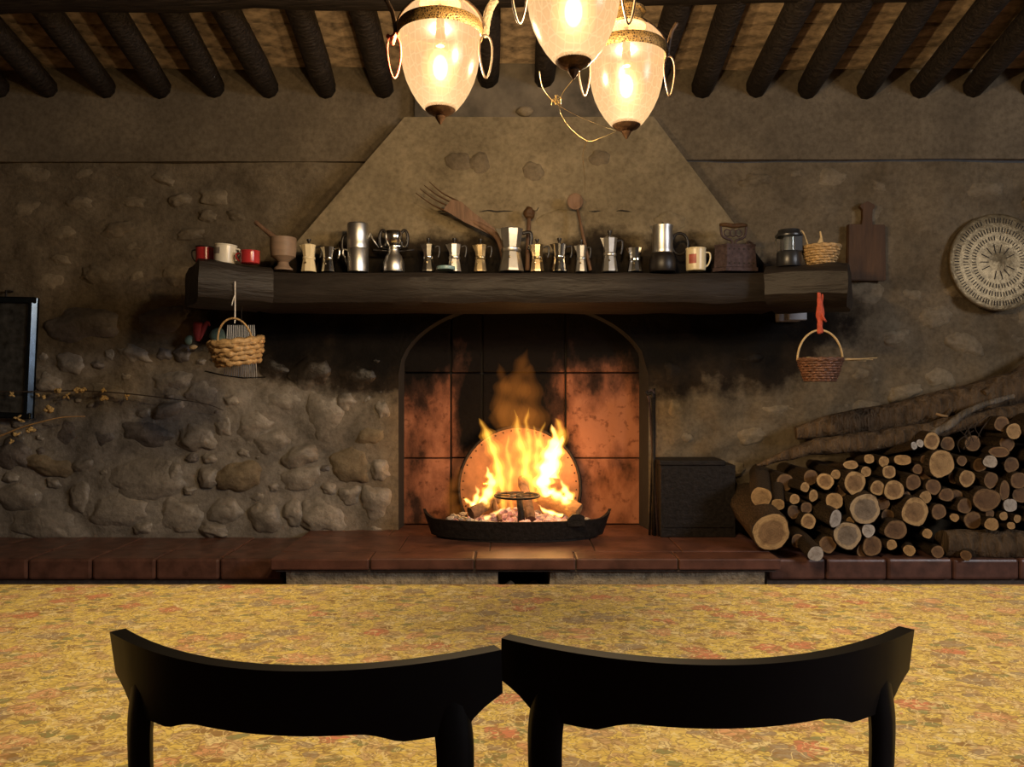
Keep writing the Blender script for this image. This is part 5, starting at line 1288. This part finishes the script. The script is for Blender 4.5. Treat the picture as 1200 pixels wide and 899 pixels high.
def burnlog(label, a, b, r, mat, flat=.8):
    bm = B(); a, b = Vector(a), Vector(b); pts = [a.lerp(b, i / 7) for i in range(8)]; tube(bm, [p - a for p in pts], [r * (1 + .12 * math.sin(i * 2.3)) for i in range(8)], n=9, flat=flat); jitter(bm, .01, 16, r * 90)
    o = tag(obj('burning_log', bm, mat, smooth='auto'), label, 'log', 'wood in the fire'); o.location = a
burnlog('charred log lying across the embers under the small flame', P(552, 602, 3.74), P(592, 580, 3.90), .030, 'burnt')
burnlog('pale split log burning against the round disc', P(678, 600, 3.78), P(630, 578, 3.90), .042, 'split', .6)
burnlog('charred log standing behind the trivet ring in the flames', P(622, 610, 3.74), P(612, 560, 3.92), .03, 'burnt')
burnlog('thin charred stick beside the trivet post', P(585, 612, 3.72), P(575, 575, 3.88), .016, 'burnt')

def flame(path, radii, mat, flat=.55, n=12, d=3.84, wob=0.3):
    """one tongue of fire: a pale sheath, a body and a hot core nested in each other"""
    layers = {'fl_hot': (('fl_s', 1.25), ('fl_yel', .95), ('fl_hot', .62)), 'fl_yel': (('fl_s', 1.15), ('fl_mid', .75), ('fl_yel', .38)), 'fl_org': (('fl_org', 1.0), ('fl_org', .7), ('fl_org', .42))}[mat]
    seed = path[0][0] * .37 + path[-1][1]
    for (mt, sc_) in layers:
        pts = smooth_path([P(a, b, d + (0.02 * math.sin(i * 1.9))) for i, (a, b) in enumerate(path)], 9)
        ks = len(radii) - 1; out = []; m_ = len(pts)
        for i in range(m_):
            f = i / (m_ - 1) * ks; j = min(int(f), ks - 1); out.append((radii[j] + (radii[j + 1] - radii[j]) * (f - j)) * d / F * sc_ * (1 + .22 * math.sin(i * .8 + seed)))
            pts[i] = pts[i] + Vector((.012 * mnoise.noise(Vector((i * .22, seed, 0))), 0, 0)) * (i / m_)
        o0 = pts[0].copy(); bm = B(); tube(bm, [p - o0 for p in pts], out, n=n, flat=flat, up=(1, 0, 0)); jitter(bm, .006 * sc_, 30, path[0][0])
        if mt == layers[0][0] and sc_ == layers[0][1]:
            par = obj('flame', bm, mt, fire, smooth=True); par.location = o0 - fire.location
        else:
            obj('flame_core', bm, mt, par, smooth=True)
fire = thing('fire', 'bright yellow log fire blazing in front of the round disc', 'fire', (PX(606, 3.72), 3.80, HZ))
# big tongues
flame([(590, 600), (589, 575), (586, 552), (578, 528), (570, 508), (562, 490)], [5, 7, 9, 9, 8, .5], 'fl_yel', d=3.84)
flame([(588, 590), (587, 565), (583, 545), (576, 522), (567, 500)], [3, 4, 4, 3, .3], 'fl_yel', d=3.83)
flame([(555, 604), (564, 592), (571, 580), (576, 566), (574, 556), (570, 547)], [5, 8, 8, 7, 5, .4], 'fl_hot', d=3.78)
flame([(572, 590), (577, 572), (583, 556), (586, 545)], [4, 6, 5, .4], 'fl_yel', d=3.79)
flame([(556, 592), (549, 588), (542, 585)], [5, 4, .4], 'fl_hot', d=3.77)
flame([(560, 606), (556, 590), (560, 578), (557, 569)], [3, 5, 3, .4], 'fl_hot', d=3.76)
flame([(628, 588), (622, 570), (616, 550), (613, 530), (608, 505), (603, 480)], [4, 7, 8, 9, 6, .4], 'fl_yel', d=3.85)
flame([(607, 575), (603, 560), (601, 545), (606, 525), (602, 505)], [2, 4, 6, 5, .4], 'fl_org', d=3.86)
flame([(642, 582), (637, 568), (641, 550), (646, 532), (650, 515), (646, 497)], [5, 12, 14, 11, 7, .4], 'fl_hot', d=3.83)
flame([(648, 560), (650, 540), (655, 524), (662, 510)], [8, 9, 7, .4], 'fl_hot', d=3.84)
flame([(640, 566), (632, 552), (628, 536), (630, 518), (624, 498)], [6, 7, 6, 5, .4], 'fl_yel', d=3.86)
flame([(645, 575), (655, 582), (664, 588), (672, 592)], [7, 8, 6, 1], 'fl_hot', d=3.80)
flame([(673, 594), (667, 582), (661, 572), (656, 562)], [4, 7, 5, .4], 'fl_hot', d=3.79)
flame([(660, 604), (648, 602), (638, 598), (630, 591)], [4, 5, 4, .4], 'fl_hot', d=3.75)
flame([(568, 608), (580, 602), (592, 594)], [3, 3, .4], 'fl_hot', d=3.73)
flame([(632, 575), (622, 560), (620, 556)], [3, 5, .4], 'fl_yel', d=3.80)
flame([(652, 530), (657, 505), (652, 490)], [9, 8, .5], 'fl_yel', d=3.87)
flame([(600, 596), (597, 572), (599, 550), (594, 528), (597, 508)], [3, 5, 5, 4, .4], 'fl_yel', d=3.87)
flame([(582, 598), (580, 578), (584, 560), (581, 540), (573, 520)], [3, 5, 6, 4, .4], 'fl_yel', d=3.86)
flame([(614, 596), (612, 570), (616, 548), (621, 525), (617, 497), (620, 478)], [3, 5, 6, 6, 4, .4], 'fl_yel', d=3.88)
flame([(636, 560), (638, 535), (633, 515), (638, 494)], [5, 7, 5, .4], 'fl_yel', d=3.88)
flame([(664, 598), (668, 586), (664, 574)], [4, 6, .4], 'fl_yel', d=3.78)
# soft tall orange body rising behind
flame([(600, 590), (604, 550), (604, 510), (600, 470), (610, 435), (617, 408)], [22, 34, 30, 20, 12, .6], 'fl_org', flat=.5, d=3.90)
flame([(622, 560), (625, 520), (622, 480), (621, 445), (620, 425)], [18, 24, 18, 11, .6], 'fl_org', flat=.5, d=3.89)
flame([(590, 500), (586, 470), (590, 445), (584, 425)], [8, 12, 8, .5], 'fl_org', flat=.6, d=3.88)
flame([(540, 608), (530, 592), (528, 575), (538, 556), (536, 545)], [8, 12, 10, 7, .5], 'fl_org', flat=.5, d=3.92)
for (px, py, dd, w) in ((600, 560, 3.74, 1.0), (650, 545, 3.80, .6)):
    ld = bpy.data.lights.new('fire_light', 'POINT'); ld.energy = FIRE_W * w; ld.color = (1.0, 0.50, 0.19); ld.shadow_soft_size = .09
    lo = bpy.data.objects.new('fire_light', ld); COL.objects.link(lo); lo.parent = fire; lo.location = P(px, py, dd) - fire.location

# ------------------------------------------------------------------ firewood
log_me, face_me = [], []
for k_ in range(8):
    sd = k_ * 11.7; n = 20
    prof = [1 + .17 * mnoise.noise(Vector((math.cos(2 * PI * i / n) * 1.2 + sd, math.sin(2 * PI * i / n) * 1.2, sd))) + .04 * mnoise.noise(Vector((i * 1.7, sd, 0))) for i in range(n)]
    bm = B(); rings = []
    for j in range(9):
        t_ = j / 8; off = Vector((.12 * mnoise.noise(Vector((t_ * 2, sd, 1))), 0, .12 * mnoise.noise(Vector((t_ * 2, sd, 5))))) * t_
        rings.append([bm.verts.new((prof[i] * (1.03 + .06 * mnoise.noise(Vector((t_ * 4, i * .6, sd)))) * math.cos(2 * PI * i / n) + off.x, t_, prof[i] * (1.03 + .06 * mnoise.noise(Vector((t_ * 4, i * .6, sd)))) * math.sin(2 * PI * i / n) + off.z)) for i in range(n)])
    for a, b in zip(rings, rings[1:]):
        for i in range(n): bm.faces.new((a[i], a[(i + 1) % n], b[(i + 1) % n], b[i]))
    bm.faces.new(rings[-1])
    inner = [bm.verts.new((v.co.x * .94, 0, v.co.z * .94)) for v in rings[0]]
    for i in range(n): bm.faces.new((inner[i], inner[(i + 1) % n], rings[0][(i + 1) % n], rings[0][i]))
    bmesh.ops.recalc_face_normals(bm, faces=bm.faces[:])
    me = bpy.data.meshes.new('log'); bm.to_mesh(me); bm.free(); me.materials.append(M['bark']); me.polygons.foreach_set('use_smooth', [True] * len(me.polygons)); me.set_sharp_from_angle(angle=math.radians(50)); log_me.append(me)
    bm = B(); rim = [bm.verts.new((prof[i] * .985 * math.cos(2 * PI * i / n), -.004, prof[i] * .985 * math.sin(2 * PI * i / n))) for i in range(n)]
    c = bm.verts.new((0, -.006, 0))
    for i in range(n): bm.faces.new((rim[(i + 1) % n], rim[i], c))
    for i in range(n):
        pass
    bmesh.ops.recalc_face_normals(bm, faces=bm.faces[:])
    for f in bm.faces:
        if f.normal.y > 0: f.normal_flip()
    me = bpy.data.meshes.new('cut_face'); bm.to_mesh(me); bm.free(); me.materials.append(M['end_pale']); face_me.append(me)
lk = [0]
FL = {'end_pale': 'round log with an even pale tan cut end in the firewood pile', 'end_heart': 'log whose cut end shows a pale ring round a brown heart in the firewood pile',
      'end_grey': 'log with grey heart and pale ring on its cut end in the firewood pile', 'end_white': 'log with a weathered whitish cut end in the firewood pile', 'end_brown': 'log with a dull brown cut end in the firewood pile'}
def log(px, py, r, mat='end_pale', d=3.54, back=None, sx=1.0, sz=1.0, label=None, yaw=None, pitch=0.0, L=.38, bark='bark'):
    """firewood billet whose cut end shows at pixel (px,py); back = pixel offset of the far end's direction"""
    i = lk[0] % 8; lk[0] += 1; q = d / F
    o = bpy.data.objects.new('firewood_log', log_me[i]); COL.objects.link(o)
    tag(o, label or FL[mat], 'log', None if label else 'firewood ' + mat[4:])
    o.location = P(px, py, d)
    if back is not None:
        tgt = P(px + back[0], py + back[1], d + back[2]); v = tgt - o.location; L = v.length
        o.rotation_euler = v.to_track_quat('Y', 'Z').to_euler()
    else:
        o.rotation_euler = (pitch + random.uniform(-.06, .06), 0, random.uniform(-.12, .12) if yaw is None else yaw)
    o.scale = (r * q * sx, L, r * q * sz)
    o.material_slots[0].link = 'OBJECT'; o.material_slots[0].material = M[bark]
    f = bpy.data.objects.new('cut_face', face_me[i]); COL.objects.link(f); f.parent = o
    f.material_slots[0].link = 'OBJECT'; f.material_slots[0].material = M[mat]
    return o
log(904, 624, 22, 'end_heart', 3.40, back=(-32, -38, .42), label='biggest log with split cracked end resting on the hearth slab')
log(892, 583, 12.5, 'end_pale', 3.50, back=(-3, -28, .34), label='stout log with a notch-cracked tan end leaning on top of the cracked log')
log(912, 591, 7.5, 'end_pale', 3.49, back=(-2, -33, .30))
log(931, 585, 6, 'end_pale', 3.52); log(943, 571, 5.7, 'end_pale', 3.54); log(953, 581, 5.5, 'end_pale', 3.55, sz=1.3)
log(967, 564, 9.5, 'end_heart', 3.53, back=(-6, 10, .36)); log(979, 556, 5.5, 'end_pale', 3.55); log(997, 545, 9, 'end_pale', 3.55, sz=.55, back=(-34, 4, .34))
log(1001.6, 566, 13.5, 'end_heart', 3.52); log(978, 587, 10, 'end_pale', 3.52)
log(979, 608, 10, 'end_white', 3.47, sx=.75, sz=1.1, back=(-40, -22, .26), label='slanting log with a whitish oval end pointing out over the pile')
log(947, 611, 8.8, 'end_heart', 3.50); log(996, 611, 5.2, 'end_pale', 3.52); log(993, 627.5, 16, 'end_grey', 3.49, label='thick log with hollow-looking grey heart low in the pile')
log(955.5, 649, 9.2, 'end_white', 3.40, back=(-30, -30, .30), label='whitish-ended log sloping down to the bench edge beside the hearth corner')
log(1014, 597, 17.5, 'end_grey', 3.48, label='thick log with a large flat grey heart in the middle of the pile')
log(1017.5, 622, 8, 'end_white', 3.49); log(1018.6, 537.7, 5.7, 'end_pale', 3.56, back=(-22, 3, .32)); log(1014.6, 553, 6.2, 'end_pale', 3.55)
log(1091.5, 517, 10, 'end_heart', 3.56, label='log with wide pale ring lying on top of the pile'); log(1071, 522.6, 4.6, 'end_white', 3.54, back=(-60, 12, .30)); log(1078, 519.6, 4.6, 'end_white', 3.55, back=(-50, 8, .32))
log(1173.6, 497, 9, 'end_brown', 3.56); log(1188, 505.7, 9, 'end_pale', 3.54)
log(1035.6, 541, 6.2, 'end_pale', 3.56); log(1058, 539, 9.5, 'end_pale', 3.55, sz=.66, back=(-16, 2, .34)); log(1083, 538.5, 5, 'end_brown', 3.57); log(1075, 550, 5.7, 'end_brown', 3.56)
log(1103, 544, 16, 'end_pale', 3.53, label='broad tan-ended log with a white flake at its side high in the pile'); log(1127, 540, 6, 'end_brown', 3.56); log(1160, 541, 7.2, 'end_white', 3.52, back=(-12, -8, .3)); log(1171, 530, 11, 'end_brown', 3.54, sz=.55, back=(-24, -2, .3))
log(1133, 561, 9.8, 'end_heart', 3.53); log(1042, 553, 8, 'end_heart', 3.55); log(1047.5, 574.6, 11.5, 'end_heart', 3.52); log(1028, 572, 8.5, 'end_heart', 3.53); log(1070, 565.5, 9.2, 'end_brown', 3.54); log(1093.5, 570.5, 9, 'end_brown', 3.54)
log(1108.7, 580, 9, 'end_brown', 3.54, sz=.85); log(1084.5, 583, 7.3, 'end_pale', 3.53); log(1156, 586, 16.5, 'end_brown', 3.51, sz=.8, label='broad reddish-brown ended oval log above the sideways trunk'); log(1184, 592, 8, 'end_white', 3.51); log(1177, 575, 8, 'end_brown', 3.52, sx=.7, sz=1.5)
log(1071.7, 600, 16.5, 'end_heart', 3.50, label='thick log with reddish hollow heart beside the sideways trunk'); log(1100, 600, 9, 'end_brown', 3.52); log(1118.5, 606.6, 4.8, 'end_pale', 3.51, back=(-14, -3, .3)); log(1161.6, 614.4, 7.4, 'end_pale', 3.47, back=(-22, -14, .3)); log(1176, 605, 4.9, 'end_pale', 3.50); log(1192, 608, 4.7, 'end_pale', 3.49); log(1185, 616, 4.4, 'end_pale', 3.48, back=(-26, -3, .28))
log(1160, 602, 5, 'end_brown', 3.52); log(1086.5, 625.5, 5.5, 'end_pale', 3.48, back=(-14, -6, .3)); log(1044.8, 638.6, 6, 'end_pale', 3.49); log(1065.6, 645, 6.5, 'end_pale', 3.48, back=(-10, -14, .3)); log(1049, 621, 14, 'end_brown', 3.50, sz=.8)
log(1099, 647, 7, 'end_brown', 3.47, back=(-24, -10, .28)); log(1161, 563, 9.5, 'end_brown', 3.54); log(1194, 563, 10, 'end_brown', 3.54); log(1022, 640, 11, 'end_brown', 3.50, sz=1.1); log(1012, 645, 9, 'end_brown', 3.52); log(935, 634, 8, 'end_brown', 3.52); log(970, 638, 10, 'end_brown', 3.52); log(1130, 593, 9, 'end_brown', 3.54); log(1140, 610, 10, 'end_brown', 3.54)
log(1060, 582, 7, 'end_brown', 3.57); log(1118, 560, 7, 'end_brown', 3.58); log(1148, 545, 8, 'end_brown', 3.58); log(965, 597, 8, 'end_brown', 3.57); log(1185, 545, 9, 'end_brown', 3.57); log(1180, 520, 9, 'end_brown', 3.6); log(1110, 520, 8, 'end_brown', 3.62); log(1140, 520, 9, 'end_brown', 3.63); log(930, 600, 8, 'end_brown', 3.57)
log(1085, 555, 8, 'end_brown', 3.58); log(1120, 582, 8, 'end_brown', 3.58); log(1195, 580, 9, 'end_brown', 3.56); log(950, 560, 9, 'end_brown', 3.62); log(920, 565, 10, 'end_brown', 3.66); log(985, 575, 7, 'end_brown', 3.58); log(1035, 590, 8, 'end_brown', 3.57); log(1040, 605, 8, 'end_brown', 3.56); log(945, 595, 7, 'end_brown', 3.56)
for (px, py) in ((1215, 500), (1225, 535), (1212, 560), (1235, 580), (1215, 610), (1240, 620), (1230, 645), (1260, 560), (1265, 600), (1270, 640), (1250, 520)): log(px, py, random.uniform(9, 16), random.choice(['end_brown', 'end_pale', 'end_heart']), 3.53)
# trunk lying sideways low in the pile
def trunk(name, label, path, radii, mat, cat='log', n=14, jit=.012, group=None, cut=None):
    pts = smooth_path(path, 6); ks = len(radii) - 1; rad = []
    for i in range(len(pts)):
        f = i / (len(pts) - 1) * ks; j = min(int(f), ks - 1); rad.append(radii[j] + (radii[j + 1] - radii[j]) * (f - j))
    o0 = Vector(path[0]); bm = B(); tube(bm, [p - o0 for p in pts], rad, n=n); jitter(bm, jit, 9, path[0][0]); jitter(bm, jit * .4, 30, path[0][0])
    o = tag(obj(name, bm, mat, smooth='auto'), label, cat, group); o.location = o0
    return o
t = trunk('firewood_log', 'thick dark trunk lying sideways along the bench at the bottom of the pile', [P(1103, 637, 3.53), P(1150, 638, 3.53), P(1205, 639, 3.53), P(1260, 640, 3.54)], [.064, .068, .066, .064], 'bark')
log(1132, 651, 6, 'end_brown', 3.43, back=(4, -8, .12), label='stub of a sawn branch on the sideways trunk')
trunk('fallen_log', 'long dark split trunk lying slantwise on top of the firewood against the wall', [P(931, 508, 3.80), P(975, 500, 3.79), P(1040, 490, 3.78), P(1110, 476, 3.77), P(1180, 458, 3.77), P(1270, 432, 3.77)], [.034, .055, .070, .078, .09, .10], 'bark', 'log')
trunk('dead_branch', 'brown flaking branch running below the long trunk down to the stacked logs', [P(886, 547, 3.72), P(915, 535, 3.70), P(960, 524, 3.69), P(1010, 518, 3.68), P(1075, 508, 3.66), P(1140, 492, 3.66), P(1220, 478, 3.66)], [.012, .022, .038, .050, .042, .040, .036], 'bark', 'branch')
trunk('dead_branch', 'pale grey bent branch lying over the long dark trunk', [P(1080, 512, 3.62), P(1108, 501, 3.62), P(1128, 486, 3.62), P(1155, 473, 3.63), P(1188, 465, 3.64)], [.014, .020, .017, .015, .012], 'bark_grey', 'branch', n=10, jit=.005)
trunk('dead_branch', 'straight dark branch propped from the trunk up against the wall', [P(1152, 462, 3.70), P(1178, 446, 3.74), P(1205, 427, 3.78), P(1240, 405, 3.84)], [.020, .019, .018, .016], 'bark', 'branch', n=10, jit=.004)
trunk('dead_branch', 'short stick with a pale broken tip sticking out of the trunk', [P(1108, 490, 3.66), P(1115, 478, 3.70), P(1124, 462, 3.74)], [.010, .009, .007], 'bark', 'branch', n=8, jit=.003)
trunk('wood_splinter', 'small pale splinter lying on the long trunk', [P(1097, 485, 3.655), P(1103, 487, 3.65), P(1110, 488, 3.655)], [.006, .007, .005], 'end_pale', 'splinter', n=6, jit=.002)
for i in range(7):
    a = P(1125 + i * 4, 530 - i * 3, 3.58); bm = B(); tube(bm, smooth_path([(0, 0, 0), Vector((random.uniform(-.03, .05), 0, .05)), Vector((random.uniform(-.04, .08), .02, .10))], 4), .0018, n=4)
    tag(obj('dry_twig', bm, 'twig'), 'hair-thin dry twig curling among the upper logs', 'twig', 'dry twigs in the pile').location = a
